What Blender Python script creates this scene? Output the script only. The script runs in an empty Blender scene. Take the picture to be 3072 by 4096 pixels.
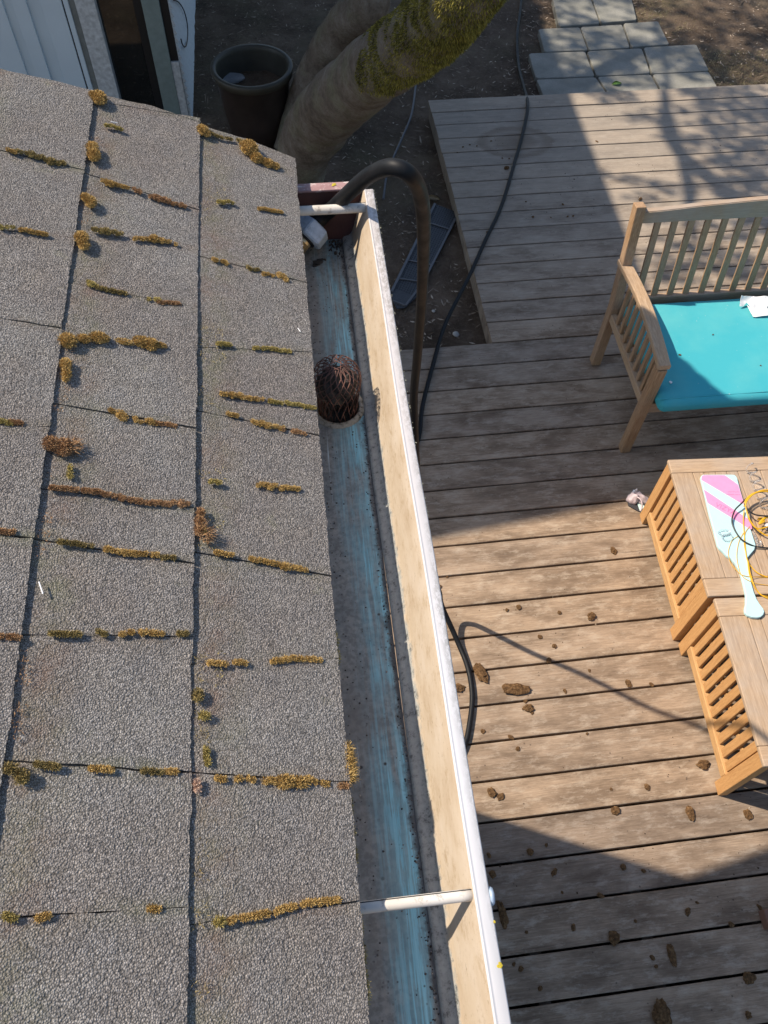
import bpy, bmesh, math, random
import numpy as np
from mathutils import Vector, Matrix, Euler
random.seed(7); np.random.seed(7)
S = bpy.context.scene
C = S.collection
PI = math.pi
# ------------------------------------------------------------------ camera
CZ = 3.14                                   # camera height above the deck
F = 3265.0                                  # focal length in pixels of the 3072 wide photograph
EUL = Euler((math.radians(32.29), math.radians(-1.377), math.radians(-6.35)), 'XYZ')
cam = bpy.data.cameras.new('camera')
cam.sensor_fit = 'HORIZONTAL'; cam.sensor_width = 36.0; cam.lens = 36.0 * F / 3072
cam.clip_start = 0.02; cam.clip_end = 500
co = bpy.data.objects.new('camera', cam); C.objects.link(co)
co.location = (0, 0, CZ); co.rotation_euler = EUL
S.camera = co
# ------------------------------------------------------------------ sun and sky
AZ = math.radians(67); EL = math.radians(51)
SX, SY, SZ = -math.sin(AZ) * math.cos(EL), math.cos(AZ) * math.cos(EL), math.sin(EL)   # towards the sun
sl = bpy.data.lights.new('sun', 'SUN'); sl.energy = 4.6; sl.angle = math.radians(0.8); sl.color = (1.0, 0.88, 0.73)
so = bpy.data.objects.new('sun', sl); C.objects.link(so)
so.rotation_euler = Vector((SX, SY, SZ)).to_track_quat('Z', 'Y').to_euler()
so.location = (-3, 2, 6)
W = bpy.data.worlds.new('World'); S.world = W; W.use_nodes = True
nt = W.node_tree
sky = nt.nodes.new('ShaderNodeTexSky'); sky.sky_type = 'NISHITA'; sky.sun_disc = False
sky.sun_elevation = EL; sky.sun_rotation = math.atan2(SX, SY)
bg = nt.nodes['Background']; bg.inputs['Strength'].default_value = 0.122
nt.links.new(sky.outputs['Color'], bg.inputs['Color'])
S.view_settings.view_transform = 'Standard'; S.view_settings.look = 'None'
S.view_settings.gamma = 1.0; S.view_settings.exposure = 0.5; S.view_settings.use_curve_mapping = False
S.cycles.max_bounces = 6

# ------------------------------------------------------------------ pixel -> point helpers (used to measure the place)
RM = EUL.to_matrix()
def ray(u, v):
    return RM @ Vector(((u - 1536) / F, -(v - 2048) / F, -1.0))
def P(u, v, z):                             # point at height z seen at photograph pixel u, v
    d = ray(u, v); t = (z - CZ) / d.z
    return Vector((0, 0, CZ)) + d * t
K = 3072 / 1659
def D(u, v, z): return P(u * K, v * K, z)
def PY(u, v, y):                            # point on the vertical plane at distance y
    d = ray(u, v); return Vector((0, 0, CZ)) + d * (y / d.y)

# ------------------------------------------------------------------ materials
class NB:
    def __init__(s, name):
        s.m = bpy.data.materials.new(name); s.m.use_nodes = True
        s.t = s.m.node_tree; s.b = s.t.nodes['Principled BSDF']
        s.tc = s.t.nodes.new('ShaderNodeTexCoord'); s.obj = s.tc.outputs['Object']
    def world(s): s.obj = s.n('ShaderNodeNewGeometry').outputs['Position']; return s
    def n(s, typ, ins=None, **kw):
        nd = s.t.nodes.new(typ)
        for k, v in kw.items(): setattr(nd, k, v)
        for k, v in (ins or {}).items(): s.put(nd.inputs[k], v)
        return nd
    def put(s, sock, v):
        if isinstance(v, bpy.types.NodeSocket): s.t.links.new(v, sock)
        else:
            if isinstance(v, (tuple, list)) and len(v) == 3 and sock.type == 'RGBA': v = (*v, 1)
            sock.default_value = v
    def map(s, scale=(1, 1, 1), rot=(0, 0, 0), vec=None, loc=(0, 0, 0)):
        return s.n('ShaderNodeMapping', {'Vector': vec or s.obj, 'Scale': scale, 'Rotation': rot, 'Location': loc}).outputs[0]
    def noise(s, scale=5, detail=3, rough=.55, vec=None, dist=0.0):
        return s.n('ShaderNodeTexNoise', {'Vector': vec or s.obj, 'Scale': scale, 'Detail': detail, 'Roughness': rough, 'Distortion': dist}).outputs[0]
    def vor(s, scale=5, vec=None, feature='F1', out='Distance', rnd=1.0):
        return s.n('ShaderNodeTexVoronoi', {'Vector': vec or s.obj, 'Scale': scale, 'Randomness': rnd}, feature=feature).outputs[out]
    def ramp(s, fac, stops, interp='LINEAR'):
        r = s.n('ShaderNodeValToRGB', {'Fac': fac}); e = r.color_ramp.elements; r.color_ramp.interpolation = interp
        while len(e) < len(stops): e.new(0.5)
        for el, (p, c) in zip(e, stops):
            el.position = p; el.color = (c, c, c, 1) if not isinstance(c, (tuple, list)) else (*c, 1)
        return r.outputs[0]
    def mix(s, fac, a, b, mode='MIX'):
        m = s.n('ShaderNodeMix', data_type='RGBA', blend_type=mode)
        s.put(m.inputs[0], fac); s.put(m.inputs[6], a); s.put(m.inputs[7], b)
        return m.outputs[2]
    def math(s, op, a, b=0.0, clamp=False):
        m = s.n('ShaderNodeMath', operation=op, use_clamp=clamp); s.put(m.inputs[0], a); s.put(m.inputs[1], b)
        return m.outputs[0]
    def sep(s, vec=None):
        return s.n('ShaderNodeSeparateXYZ', {'Vector': vec or s.obj}).outputs
    def attr(s, name): return s.n('ShaderNodeAttribute', attribute_name=name).outputs
    def bump(s, h, strength=.5, dist=.002, nrm=None):
        b = s.n('ShaderNodeBump', {'Height': h, 'Strength': strength, 'Distance': dist})
        if nrm: s.put(b.inputs['Normal'], nrm)
        return b.outputs[0]
    def done(s, col=None, rough=.8, nrm=None, metal=0.0, spec=.4, **kw):
        if col is not None: s.put(s.b.inputs['Base Color'], col)
        s.put(s.b.inputs['Roughness'], rough); s.put(s.b.inputs['Metallic'], metal)
        s.put(s.b.inputs['Specular IOR Level'], spec)
        if nrm: s.put(s.b.inputs['Normal'], nrm)
        for k, v in kw.items(): s.put(s.b.inputs[k.replace('_', ' ')], v)
        return s.m

def m_plain(name, col, rough=.7, metal=0.0, var=.12, scale=30, spec=.4, bump=.15, **kw):
    b = NB(name); n = b.noise(scale, 4)
    d = tuple(c * (1 - var) for c in col); l = tuple(min(1, c * (1 + var)) for c in col)
    return b.done(b.ramp(n, [(.3, d), (.7, l)]), rough, b.bump(n, bump, .001), metal, spec, **kw)

def m_shingle():
    b = NB('asphalt_shingle')
    v = b.map((1, 1, 1)); wob = b.noise(300, 2)
    cell = b.vor(680, out='Color'); g = b.sep(cell)[0]
    dist = b.vor(680)
    fine = b.vor(1400, out='Color')
    col = b.ramp(g, [(0.0, (.12, .116, .113)), (.3, (.235, .224, .215)), (.7, (.345, .33, .317)), (.93, (.47, .45, .43)), (1.0, (.64, .61, .58))])
    col = b.mix(.45, col, b.ramp(b.sep(fine)[0], [(0, (.10, .096, .094)), (1, (.44, .42, .40))]))
    edge = b.ramp(dist, [(.22, 1.0), (.70, .42)])
    col = b.mix(1.0, col, edge, 'MULTIPLY')
    big = b.noise(7, 4, .6); mid = b.noise(38, 4, .65)
    col = b.mix(b.ramp(big, [(.38, 0.0), (.68, .55)]), col, b.mix(1.0, col, (.82, .73, .69), 'MULTIPLY'))
    col = b.mix(b.ramp(mid, [(.35, .0), (.75, .4)]), col, b.mix(1.0, col, (1.22, 1.14, 1.0), 'MULTIPLY'))
    # organic stain (brown and olive) where the mesh attribute says the course above drips
    st = b.attr('stain')[2]
    sm = b.math('MULTIPLY', st, b.ramp(b.noise(60, 5, .7), [(.35, 0.0), (.62, 1.0)]))
    hue = b.ramp(b.noise(16, 3), [(.38, (.17, .095, .06)), (.5, (.16, .13, .075)), (.64, (.14, .15, .065))])
    col = b.mix(b.math('MULTIPLY', sm, .45), col, hue)
    lich = b.ramp(b.noise(26, 5, .7, b.map((1, 1, 1), loc=(3, 1, 2))), [(.62, 0.0), (.75, .35)])
    col = b.mix(lich, col, (.22, .22, .13))
    fr = b.n('ShaderNodeLayerWeight', {'Blend': .5})
    h = b.math('ADD', b.math('MULTIPLY', b.math('SUBTRACT', 1.0, dist), 1.0), b.math('MULTIPLY', g, .8))
    h = b.math('ADD', h, b.math('MULTIPLY', wob, .4))
    nrm = b.bump(h, .8, .0013, b.bump(b.noise(22, 3), .5, .006))
    return b.done(col, .9, nrm, spec=.25)

def m_deck():
    b = NB('weathered_deck_board')
    bid = b.attr('bid'); r = bid[2]
    x, y, z = b.sep()[:3]
    off = b.n('ShaderNodeCombineXYZ', {'X': b.math('MULTIPLY', r, 37.0), 'Y': b.math('MULTIPLY', r, 11.0), 'Z': 0.0}).outputs[0]
    vec = b.n('ShaderNodeVectorMath', {0: b.obj, 1: off}, operation='ADD').outputs[0]
    grain = b.noise(1, 6, .62, b.map((5, 150, 1), vec=vec), .6)
    fine = b.noise(1, 4, .7, b.map((18, 420, 1), vec=vec), .3)
    blot = b.noise(1, 5, .65, b.map((3.5, 9, 1), vec=vec))
    blot2 = b.noise(1, 6, .75, b.map((11, 30, 1), vec=vec))
    col = b.ramp(grain, [(.25, (.260, .190, .132)), (.5, (.360, .270, .192)), (.75, (.44, .338, .248))])
    col = b.mix(b.ramp(fine, [(.35, .55), (.6, 0.0)]), col, (.17, .125, .09))
    col = b.mix(b.ramp(blot, [(.38, .95), (.62, 0.0)]), col, b.mix(1.0, col, (.50, .48, .47), 'MULTIPLY'))
    col = b.mix(b.ramp(blot2, [(.50, 0.0), (.68, .6)]), col, (.46, .39, .31))
    tone = b.ramp(r, [(0, (.80, .80, .82)), (.5, (1.0, .98, .96)), (1, (1.12, 1.08, 1.02))])
    col = b.mix(1.0, col, tone, 'MULTIPLY')
    far = b.ramp(b.math('ADD', b.math('DIVIDE', y, 6.0), b.math('MULTIPLY', b.math('SUBTRACT', blot, .5), .7)), [(.36, 0.0), (.70, .55)])       # boards up the garden are greyer and more bleached
    col = b.mix(far, col, b.mix(grain, (.24, .215, .18), (.46, .41, .34)))
    near = b.ramp(b.math('ADD', b.math('DIVIDE', y, -3.0), b.math('MULTIPLY', blot2, .25)), [(0.0, 0.0), (.3, .5)])
    # water ring left by a pot
    dx = b.math('SUBTRACT', x, 1.50); dy = b.math('SUBTRACT', y, 4.66)
    rr = b.math('SQRT', b.math('ADD', b.math('MULTIPLY', dx, dx), b.math('MULTIPLY', b.math('MULTIPLY', dy, dy), 2.2)))
    rr = b.math('ADD', rr, b.math('MULTIPLY', b.math('SUBTRACT', blot2, .5), .08))
    ring = b.ramp(rr, [(.0, .55), (.12, .45), (.16, .1), (.20, .45), (.235, .5), (.26, 0.0)])
    col = b.mix(ring, col, (.155, .11, .075))
    spk = b.vor(1, b.map((26, 26, 1), vec=vec)); sn = b.noise(3, 3, .5, vec)
    sp = b.math('MULTIPLY', b.ramp(spk, [(.05, 1.0), (.11, 0.0)]), b.ramp(sn, [(.45, 0.0), (.55, 1.0)]))
    col = b.mix(b.math('MULTIPLY', sp, .75), col, (.07, .05, .04))
    spk2 = b.vor(1, b.map((60, 75, 1), vec=vec)); 
    sp2 = b.math('MULTIPLY', b.ramp(spk2, [(.04, 1.0), (.09, 0.0)]), b.ramp(b.noise(6, 3, .5, vec), [(.5, 0.0), (.6, 1.0)]))
    col = b.mix(b.math('MULTIPLY', sp2, .6), col, (.10, .075, .055))
    crk = b.ramp(b.noise(1, 3, .6, b.map((2.2, 260, 1), vec=vec), .4), [(.28, 1.0), (.33, 0.0)])
    col = b.mix(b.math('MULTIPLY', crk, .5), col, (.07, .05, .04))
    h = b.math('ADD', b.math('MULTIPLY', grain, .6), b.math('MULTIPLY', fine, .5))
    h = b.math('SUBTRACT', h, b.math('MULTIPLY', crk, .5))
    return b.done(col, .85, b.bump(h, .5, .0018), spec=.25)

def m_wood(name, c1, c2, c3, sc=(12, 160, 160), grey=0.0, rough=.65):
    b = NB(name)
    g = b.noise(1, 5, .6, b.map(sc), .5); f = b.noise(1, 3, .7, b.map(tuple(k * 3 for k in sc)))
    col = b.ramp(g, [(.28, c1), (.52, c2), (.76, c3)])
    col = b.mix(b.ramp(f, [(.36, .35), (.6, 0.0)]), col, tuple(k * .6 for k in c1))
    if grey:
        col = b.mix(b.math('MULTIPLY', b.ramp(b.noise(5, 4, .6), [(.3, 0.0), (.65, 1.0)]), grey), col, (.36, .33, .30))
    return b.done(col, rough, b.bump(g, .25, .001), spec=.3)

def m_gutter_floor():
    b = NB('gutter_floor_metal').world()
    x, y, z = b.sep()[:3]
    base = b.ramp(b.noise(24, 6, .7), [(.3, (.16, .18, .185)), (.52, (.25, .27, .27)), (.72, (.34, .345, .33))])
    base = b.mix(b.ramp(b.noise(140, 4, .7), [(.42, .5), (.56, 0.0)]), base, (.09, .10, .105))
    base = b.mix(b.ramp(b.noise(9, 4, .6, b.map((1, .6, 1))), [(.5, 0.0), (.7, .5)]), base, (.23, .21, .185))
    # chalky blue paint, worn to streaks; strongest along the low side of the channel
    wav = b.math('MULTIPLY', b.math('SUBTRACT', b.noise(1, 3, .5, b.map((1, 4.0, 1))), .5), .034)
    xc = b.math('ADD', x, wav)
    band = b.ramp(b.math('MULTIPLY', xc, 10.0), [(.20, 0.0), (.38, .6), (.50, 1.0), (.64, 1.0), (.69, .0)])
    st = b.noise(1, 5, .68, b.map((330, 7, 1)), .35)
    st2 = b.noise(1, 4, .7, b.map((110, 16, 1)), .8)
    patch = b.ramp(b.noise(1, 4, .6, b.map((30, 5.0, 1), loc=(4, 2, 0))), [(.42, 0.0), (.54, 1.0)])
    blue = b.math('MULTIPLY', band, b.ramp(b.math('ADD', b.math('MULTIPLY', st, .6), b.math('MULTIPLY', st2, .4)), [(.44, .0), (.53, 1.0)]))
    blue = b.math('MULTIPLY', blue, b.math('ADD', b.math('MULTIPLY', patch, .8), .2))
    haze = b.math('MULTIPLY', band, b.math('MULTIPLY', patch, .5))
    col = b.mix(b.math('MAXIMUM', haze, b.math('MULTIPLY', blue, .9)), base, b.ramp(st, [(.3, (.12, .42, .55)), (.7, (.34, .70, .84))]))
    scr = b.ramp(b.noise(1, 2, .6, b.map((700, 3.0, 1), loc=(1, 7, 3)), .3), [(.68, 0.0), (.72, 1.0)])
    scr = b.math('MULTIPLY', scr, b.ramp(b.noise(1, 3, .5, b.map((22, 9, 1))), [(.48, 0.0), (.58, .75)]))
    col = b.mix(scr, col, (.55, .70, .76))
    # black strip along the outer corner, and black spots
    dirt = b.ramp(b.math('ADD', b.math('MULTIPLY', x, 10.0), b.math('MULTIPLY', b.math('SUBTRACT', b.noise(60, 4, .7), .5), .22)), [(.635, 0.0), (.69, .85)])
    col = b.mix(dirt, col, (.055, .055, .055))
    spot = b.math('MULTIPLY', b.ramp(b.vor(55), [(.06, 1.0), (.13, 0.0)]), b.ramp(b.noise(14, 2), [(.5, 0.0), (.58, 1.0)]))
    spot2 = b.math('MULTIPLY', b.ramp(b.vor(190), [(.12, 1.0), (.25, 0.0)]), b.ramp(b.noise(20, 4, .7), [(.5, 0.0), (.62, 1.0)]))
    col = b.mix(b.math('MAXIMUM', spot, b.math('MULTIPLY', spot2, .8)), col, (.045, .045, .045))
    return b.done(col, .62, b.bump(b.noise(220, 4, .7), .25, .0006), metal=.0, spec=.45)

def m_gutter_wall():
    b = NB('stained_gutter_wall').world()
    x, y, z = b.sep()[:3]
    n = b.noise(1, 5, .68, b.map((30, 14, 30))); f = b.noise(130, 5, .75)
    col = b.ramp(n, [(.3, (.43, .335, .235)), (.5, (.50, .41, .305)), (.7, (.54, .46, .37))])
    col = b.mix(b.ramp(b.noise(1, 6, .8, b.map((60, 34, 60))), [(.53, 0.0), (.66, .65)]), col, (.33, .235, .135))
    col = b.mix(b.ramp(b.noise(1, 4, .75, b.map((240, 120, 240))), [(.62, 0.0), (.68, .6)]), col, (.22, .16, .10))
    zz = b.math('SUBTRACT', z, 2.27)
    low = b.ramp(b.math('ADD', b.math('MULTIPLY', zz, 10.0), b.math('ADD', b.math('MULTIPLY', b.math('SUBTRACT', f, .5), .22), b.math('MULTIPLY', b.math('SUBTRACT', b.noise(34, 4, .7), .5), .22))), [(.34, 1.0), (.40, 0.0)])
    col = b.mix(b.math('MULTIPLY', low, .92), col, b.ramp(f, [(.35, (.22, .235, .23)), (.6, (.36, .375, .36))]))  # grey foot: bare metal, with the shade there put into the colour
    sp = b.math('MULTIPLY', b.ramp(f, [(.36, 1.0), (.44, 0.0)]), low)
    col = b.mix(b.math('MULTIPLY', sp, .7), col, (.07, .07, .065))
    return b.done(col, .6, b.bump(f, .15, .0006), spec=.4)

def m_lip():
    b = NB('white_gutter_lip').world()
    x, y, z = b.sep()[:3]
    f = b.noise(1, 5, .8, b.map((260, 110, 260))); n = b.noise(1, 4, .6, b.map((30, 6, 30)))
    edge = b.ramp(b.math('ADD', b.math('MULTIPLY', b.math('SUBTRACT', x, .102), 48.0), b.math('ADD', b.math('MULTIPLY', b.math('SUBTRACT', n, .5), 1.8), b.math('MULTIPLY', b.math('SUBTRACT', y, .55), .55))), [(.30, 0.0), (.85, 1.0)])
    m = b.math('MULTIPLY', edge, b.ramp(f, [(.46, 1.0), (.56, 0.0)]))
    col = b.ramp(n, [(.3, (.48, .48, .49)), (.7, (.60, .60, .62))])
    col = b.mix(b.math('MULTIPLY', m, .75), col, (.17, .17, .15))
    far = b.ramp(b.math('ADD', b.math('MULTIPLY', y, 1.2), b.math('MULTIPLY', n, .3)), [(.5, 0.0), (.9, .35)])
    col = b.mix(far, col, (.55, .47, .42))
    return b.done(col, .5, b.bump(f, .12, .0005), spec=.5)

def m_moss(name, c1, c2, c3, sc=60):
    b = NB(name)
    n = b.noise(sc, 3, .6); a = b.attr('tone')[2]
    col = b.ramp(b.math('ADD', b.math('MULTIPLY', n, .55), b.math('MULTIPLY', a, .45)), [(.25, c1), (.5, c2), (.78, c3)])
    return b.done(col, .9, spec=.15)

def m_bark():
    b = NB('tree_bark')
    n = b.noise(9, 8, .75, dist=.2); f = b.noise(70, 6, .75); v = b.vor(26, b.map((1, 1, .5)))
    col = b.ramp(n, [(.3, (.07, .056, .043)), (.48, (.155, .130, .104)), (.7, (.25, .225, .19))])
    col = b.mix(b.ramp(b.noise(5, 3), [(.5, 0.0), (.66, .4)]), col, (.20, .21, .13))
    col = b.mix(b.ramp(f, [(.35, .6), (.5, 0.0)]), col, (.09, .07, .055))
    h = b.math('ADD', n, b.math('MULTIPLY', f, .4))
    return b.done(col, .9, b.bump(h, .9, .018, b.bump(v, .5, .008)), spec=.2)

def m_dirt():
    b = NB('bare_soil')
    n = b.noise(3, 6, .65); f = b.noise(45, 6, .75); g = b.noise(160, 3, .7)
    col = b.ramp(n, [(.3, (.060, .042, .029)), (.5, (.120, .086, .060)), (.7, (.20, .148, .105))])
    col = b.mix(b.ramp(f, [(.5, 0.0), (.7, .5)]), col, (.21, .17, .13))
    col = b.mix(b.ramp(g, [(.66, 0.0), (.74, .6)]), col, (.33, .27, .2))
    col = b.mix(b.ramp(b.noise(1.7, 5, .6, b.map(loc=(8, 3, 0))), [(.5, 0.0), (.7, .4)]), col, (.17, .15, .09))
    h = b.math('ADD', f, b.math('MULTIPLY', g, .5))
    return b.done(col, .95, b.bump(h, .8, .02), spec=.15)

def m_paver():
    b = NB('concrete_paver')
    n = b.noise(5, 5, .6); f = b.noise(90, 4, .7)
    col = b.ramp(n, [(.3, (.17, .168, .145)), (.5, (.235, .23, .20)), (.7, (.30, .29, .255))])
    col = b.mix(b.ramp(f, [(.42, .35), (.55, 0.0)]), col, (.17, .165, .14))
    return b.done(col, .9, b.bump(f, .4, .003), spec=.2)

def m_glass_clear(name):
    b = NB(name)
    return b.done((.95, .96, .97), .06, spec=.5, Transmission_Weight=.92, IOR=1.4)

M = dict(
 shingle=m_shingle(), deck=m_deck(),
 teak=m_wood('bench_teak', (.27, .150, .072), (.40, .245, .130), (.50, .33, .19), (160, 160, 12), .2),
 teakx=m_wood('bench_teak_long_grain', (.28, .165, .085), (.40, .26, .145), (.50, .35, .22), (12, 160, 160), .6),
 teaky=m_wood('arm_teak', (.33, .205, .11), (.46, .31, .18), (.55, .40, .26), (160, 12, 160), .25),
 oak=m_wood('table_side_wood', (.43, .22, .082), (.53, .29, .115), (.60, .35, .15), (160, 160, 12)),
 oaky=m_wood('table_rail_wood', (.44, .24, .095), (.54, .32, .14), (.62, .38, .18), (160, 12, 160)),
 top=m_wood('table_top_wood', (.32, .205, .115), (.44, .30, .18), (.52, .375, .25), (140, 10, 140), .5),
 topx=m_wood('table_top_rail_wood', (.33, .215, .12), (.46, .31, .185), (.53, .385, .25), (10, 140, 140), .4),
 cushion=None, floor=m_gutter_floor(), gwall=m_gutter_wall(), lip=m_lip(), bark=m_bark(), dirt=m_dirt(), paver=m_paver(),
 white=m_plain('white_paint', (.56, .60, .62), .45, var=.05, scale=6, bump=.05),
 whitedirty=m_plain('weathered_white_paint', (.50, .52, .52), .6, var=.25, scale=40),
 trimgrey=m_plain('grey_trim', (.22, .24, .235), .6), greentrim=m_plain('grey_green_frame', (.20, .25, .235), .6, var=.1),
 black=m_plain('black_gasket', (.012, .012, .013), .5), 
 fascia=m_plain('dark_fascia', (.12, .10, .09), .8, scale=12), soffit=m_plain('soffit_paint', (.42, .40, .37), .8),
 maroon=None, hose=None, galv=None, brass=None, rust=None, ring=None)
b = NB('turquoise_fabric'); w = b.noise(420, 3, .6); n = b.noise(4, 4)
col = b.mix(b.ramp(n, [(.4, 0.0), (.7, .5)]), (.050, .36, .42), (.13, .44, .44))
sp = b.ramp(b.noise(70, 3, .6), [(.70, 0.0), (.74, .6)])
col = b.mix(sp, col, (.42, .50, .45))
M['cushion'] = b.done(col, .85, b.bump(w, .2, .0006, b.bump(n, .2, .02)), spec=.2)
b = NB('peeling_maroon_end_cap'); n = b.noise(1, 5, .75, b.map((60, 160, 160)))
M['maroon'] = b.done(b.mix(b.ramp(n, [(.56, 0.0), (.60, 1.0)]), b.ramp(b.noise(40, 3), [(.3, (.26, .145, .14)), (.7, (.38, .24, .23))]), (.60, .52, .48)), .5, b.bump(n, .2, .0006))
b = NB('black_rubber_hose'); n = b.noise(1, 4, .6, b.map((40, 40, 14))); 
M['hose'] = b.done(b.ramp(n, [(.3, (.005, .006, .0075)), (.7, (.011, .012, .014))]), b.ramp(n, [(.3, .42), (.7, .6)]), b.bump(b.noise(200, 3), .08, .0006), spec=.2)
b = NB('galvanised_steel'); n = b.noise(90, 5, .75)
M['galv'] = b.done(b.ramp(n, [(.35, (.27, .35, .44)), (.48, (.38, .48, .60)), (.7, (.50, .60, .72))]), .5, b.bump(n, .15, .0006), metal=.15)
b = NB('brass_thread'); n = b.noise(60, 4)
M['brass'] = b.done(b.ramp(n, [(.3, (.42, .30, .13)), (.7, (.70, .58, .36))]), .35, None, metal=.7)
b = NB('rusty_wire'); n = b.noise(45, 4, .6)
M['rust'] = b.done(b.ramp(n, [(.35, (.040, .022, .019)), (.55, (.14, .065, .048)), (.75, (.34, .17, .125))]), .6, b.bump(b.noise(400, 3), .3, .0004), spec=.4)
b = NB('grimy_outlet_ring'); n = b.noise(130, 5, .75)
M['ring'] = b.done(b.ramp(n, [(.38, (.05, .05, .045)), (.46, (.26, .25, .215)), (.7, (.44, .43, .38))]), .7, b.bump(n, .3, .0008))
M['rodm'] = (lambda b: b.done(b.mix(b.ramp(b.noise(90, 5, .75), [(.36, .65), (.47, 0.0)]), b.ramp(b.noise(20, 3), [(.3, (.55, .50, .43)), (.7, (.66, .63, .58))]), (.20, .165, .13)), .5))(NB('dirty_white_ferrule'))
M['moss'] = m_moss('ochre_moss', (.25, .155, .050), (.47, .31, .11), (.66, .49, .21))
M['mossred'] = m_moss('russet_moss', (.22, .12, .060), (.38, .225, .115), (.55, .37, .21))
M['mossgreen'] = m_moss('olive_moss', (.14, .105, .042), (.28, .215, .085), (.44, .35, .16))
M['mosspale'] = m_moss('pale_dead_moss', (.36, .21, .15), (.58, .42, .32), (.72, .58, .48))
M['mossyel'] = m_moss('yellow_green_moss', (.22, .17, .055), (.40, .32, .11), (.58, .49, .21))
M['mosstree'] = m_moss('tree_moss', (.050, .046, .014), (.17, .155, .035), (.44, .37, .085), 9)
M['clod'] = (lambda b: b.done(b.ramp(b.noise(90, 5, .7), [(.35, (.060, .034, .017)), (.55, (.15, .085, .040)), (.75, (.27, .165, .080))]), .95, b.bump(b.noise(220, 4, .7), 1.0, .004), spec=.1))(NB('dried_moss_clod'))
M['leafg'] = m_plain('fresh_leaf', (.28, .50, .10), .5); M['ivy'] = m_plain('small_green_leaf', (.06, .20, .09), .6)
M['crown'] = m_plain('foliage', (.07, .11, .04), .7)
M['drybit'] = m_moss('dry_litter', (.11, .08, .055), (.29, .225, .165), (.52, .44, .34), 12)
M['lichen'] = m_plain('yellow_lichen', (.42, .33, .03), .8, bump=.5, scale=200)
M['mint'] = m_plain('mint_paint', (.46, .68, .69), .35, var=.03, spec=.5); M['pink'] = m_plain('pink_paint', (.80, .29, .48), .35, var=.04, scale=60, spec=.5)
M['ink'] = m_plain('faded_ink', (.42, .10, .24), .6); M['pinkedge'] = m_plain('pale_pink_line', (.84, .52, .66), .4, var=.02)
M['yel'] = m_plain('yellow_cord', (.66, .36, .012), .4, var=.08); M['blk'] = m_plain('black_cord', (.02, .02, .02), .35)
M['clear'] = m_glass_clear('clear_plastic')
M['paper'] = m_plain('white_film', (.78, .78, .78), .4, var=.03)
M['pot'] = m_plain('brown_glazed_pot', (.034, .024, .020), .45, var=.3, scale=8); M['potrim'] = m_plain('olive_pot_rim', (.050, .046, .034), .5, var=.2, scale=10)
M['gstrip'] = m_plain('charcoal_plastic', (.050, .053, .058), .5, var=.25, scale=150, bump=.6)
M['gribs'] = m_plain('charcoal_plastic_edge', (.11, .112, .118), .5)
M['slip'] = m_plain('dusty_mauve_fabric', (.40, .32, .33), .9, var=.2, scale=60); M['sliptoe'] = m_plain('pale_pink_fabric', (.58, .47, .47), .9, var=.08, scale=60)
M['sole'] = m_plain('dark_sole', (.04, .04, .045), .8); M['insole'] = m_plain('mint_insole', (.52, .68, .62), .7, var=.04)
M['door'] = m_plain('pale_blue_white_panel', (.60, .70, .76), .4, var=.04, scale=3, bump=.02)
b = NB('dark_window_glass'); M['glass'] = b.done((.012, .014, .014), .04, spec=.8)
M['siding'] = m_plain('pale_lap_siding', (.42, .46, .48), .6, var=.08)
M['block'] = m_plain('red_brown_block', (.19, .10, .07), .8)

# ------------------------------------------------------------------ object helpers
def tag(o, label=None, cat=None, group=None, kind=None):
    if label: o['label'] = label
    if cat: o['category'] = cat
    if group: o['group'] = group
    if kind: o['kind'] = kind
    return o
def empty(name, loc, label=None, cat=None, group=None, rz=0.0):
    o = bpy.data.objects.new(name, None); C.objects.link(o); o.location = loc; o.rotation_euler = (0, 0, rz)
    o.empty_display_size = .1
    return tag(o, label, cat, group)
def obj(name, me, mat=None, parent=None, smooth=False, world=True):
    """link a mesh; with world=True the mesh is in world coordinates and is re-based on its parent"""
    if not isinstance(me, bpy.types.Mesh):
        m2 = bpy.data.meshes.new(name); me.to_mesh(m2); me.free(); me = m2
    if mat and not me.materials: me.materials.append(mat)
    if smooth:
        for p in me.polygons: p.use_smooth = True
    o = bpy.data.objects.new(name, me); C.objects.link(o)
    if parent:
        o.parent = parent
        if world:
            p = Vector(parent.location); q = parent
            while q.parent: q = q.parent; p = p + Vector(q.location)
            rz = 0 if parent.type != 'EMPTY' else parent.rotation_euler.z
            me.transform(Matrix.Rotation(-rz, 4, 'Z') @ Matrix.Translation(-p))
    return o
def based(name, me, mat, loc, **kw):
    """top-level single mesh in world coordinates, origin moved to its base"""
    o = obj(name, me, mat, **kw); o.data.transform(Matrix.Translation(-Vector(loc))); o.location = loc; return o
def pyd(name, v, f, mat=None, tone=None):
    me = bpy.data.meshes.new(name); me.from_pydata([tuple(p) for p in v], [], f); me.update()
    if mat: me.materials.append(mat)
    if tone is not None:
        a = me.attributes.new('tone', 'FLOAT', 'POINT'); a.data.foreach_set('value', tone)
    return me
def box(bm, x0, x1, y0, y1, z0, z1, bev=0.0, M4=None, seg=2):
    r = bmesh.ops.create_cube(bm, size=1); vs = r['verts']
    for v in vs: v.co = Vector((x0 + (v.co.x + .5) * (x1 - x0), y0 + (v.co.y + .5) * (y1 - y0), z0 + (v.co.z + .5) * (z1 - z0)))
    if M4 is not None:
        for v in vs: v.co = M4 @ v.co
    if bev:
        es = list({e for v in vs for e in v.link_edges})
        bmesh.ops.bevel(bm, geom=es, offset=bev, segments=seg, affect='EDGES', profile=.5)
def bx(*a, **k):
    bm = bmesh.new(); box(bm, *a, **k); return bm
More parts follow.
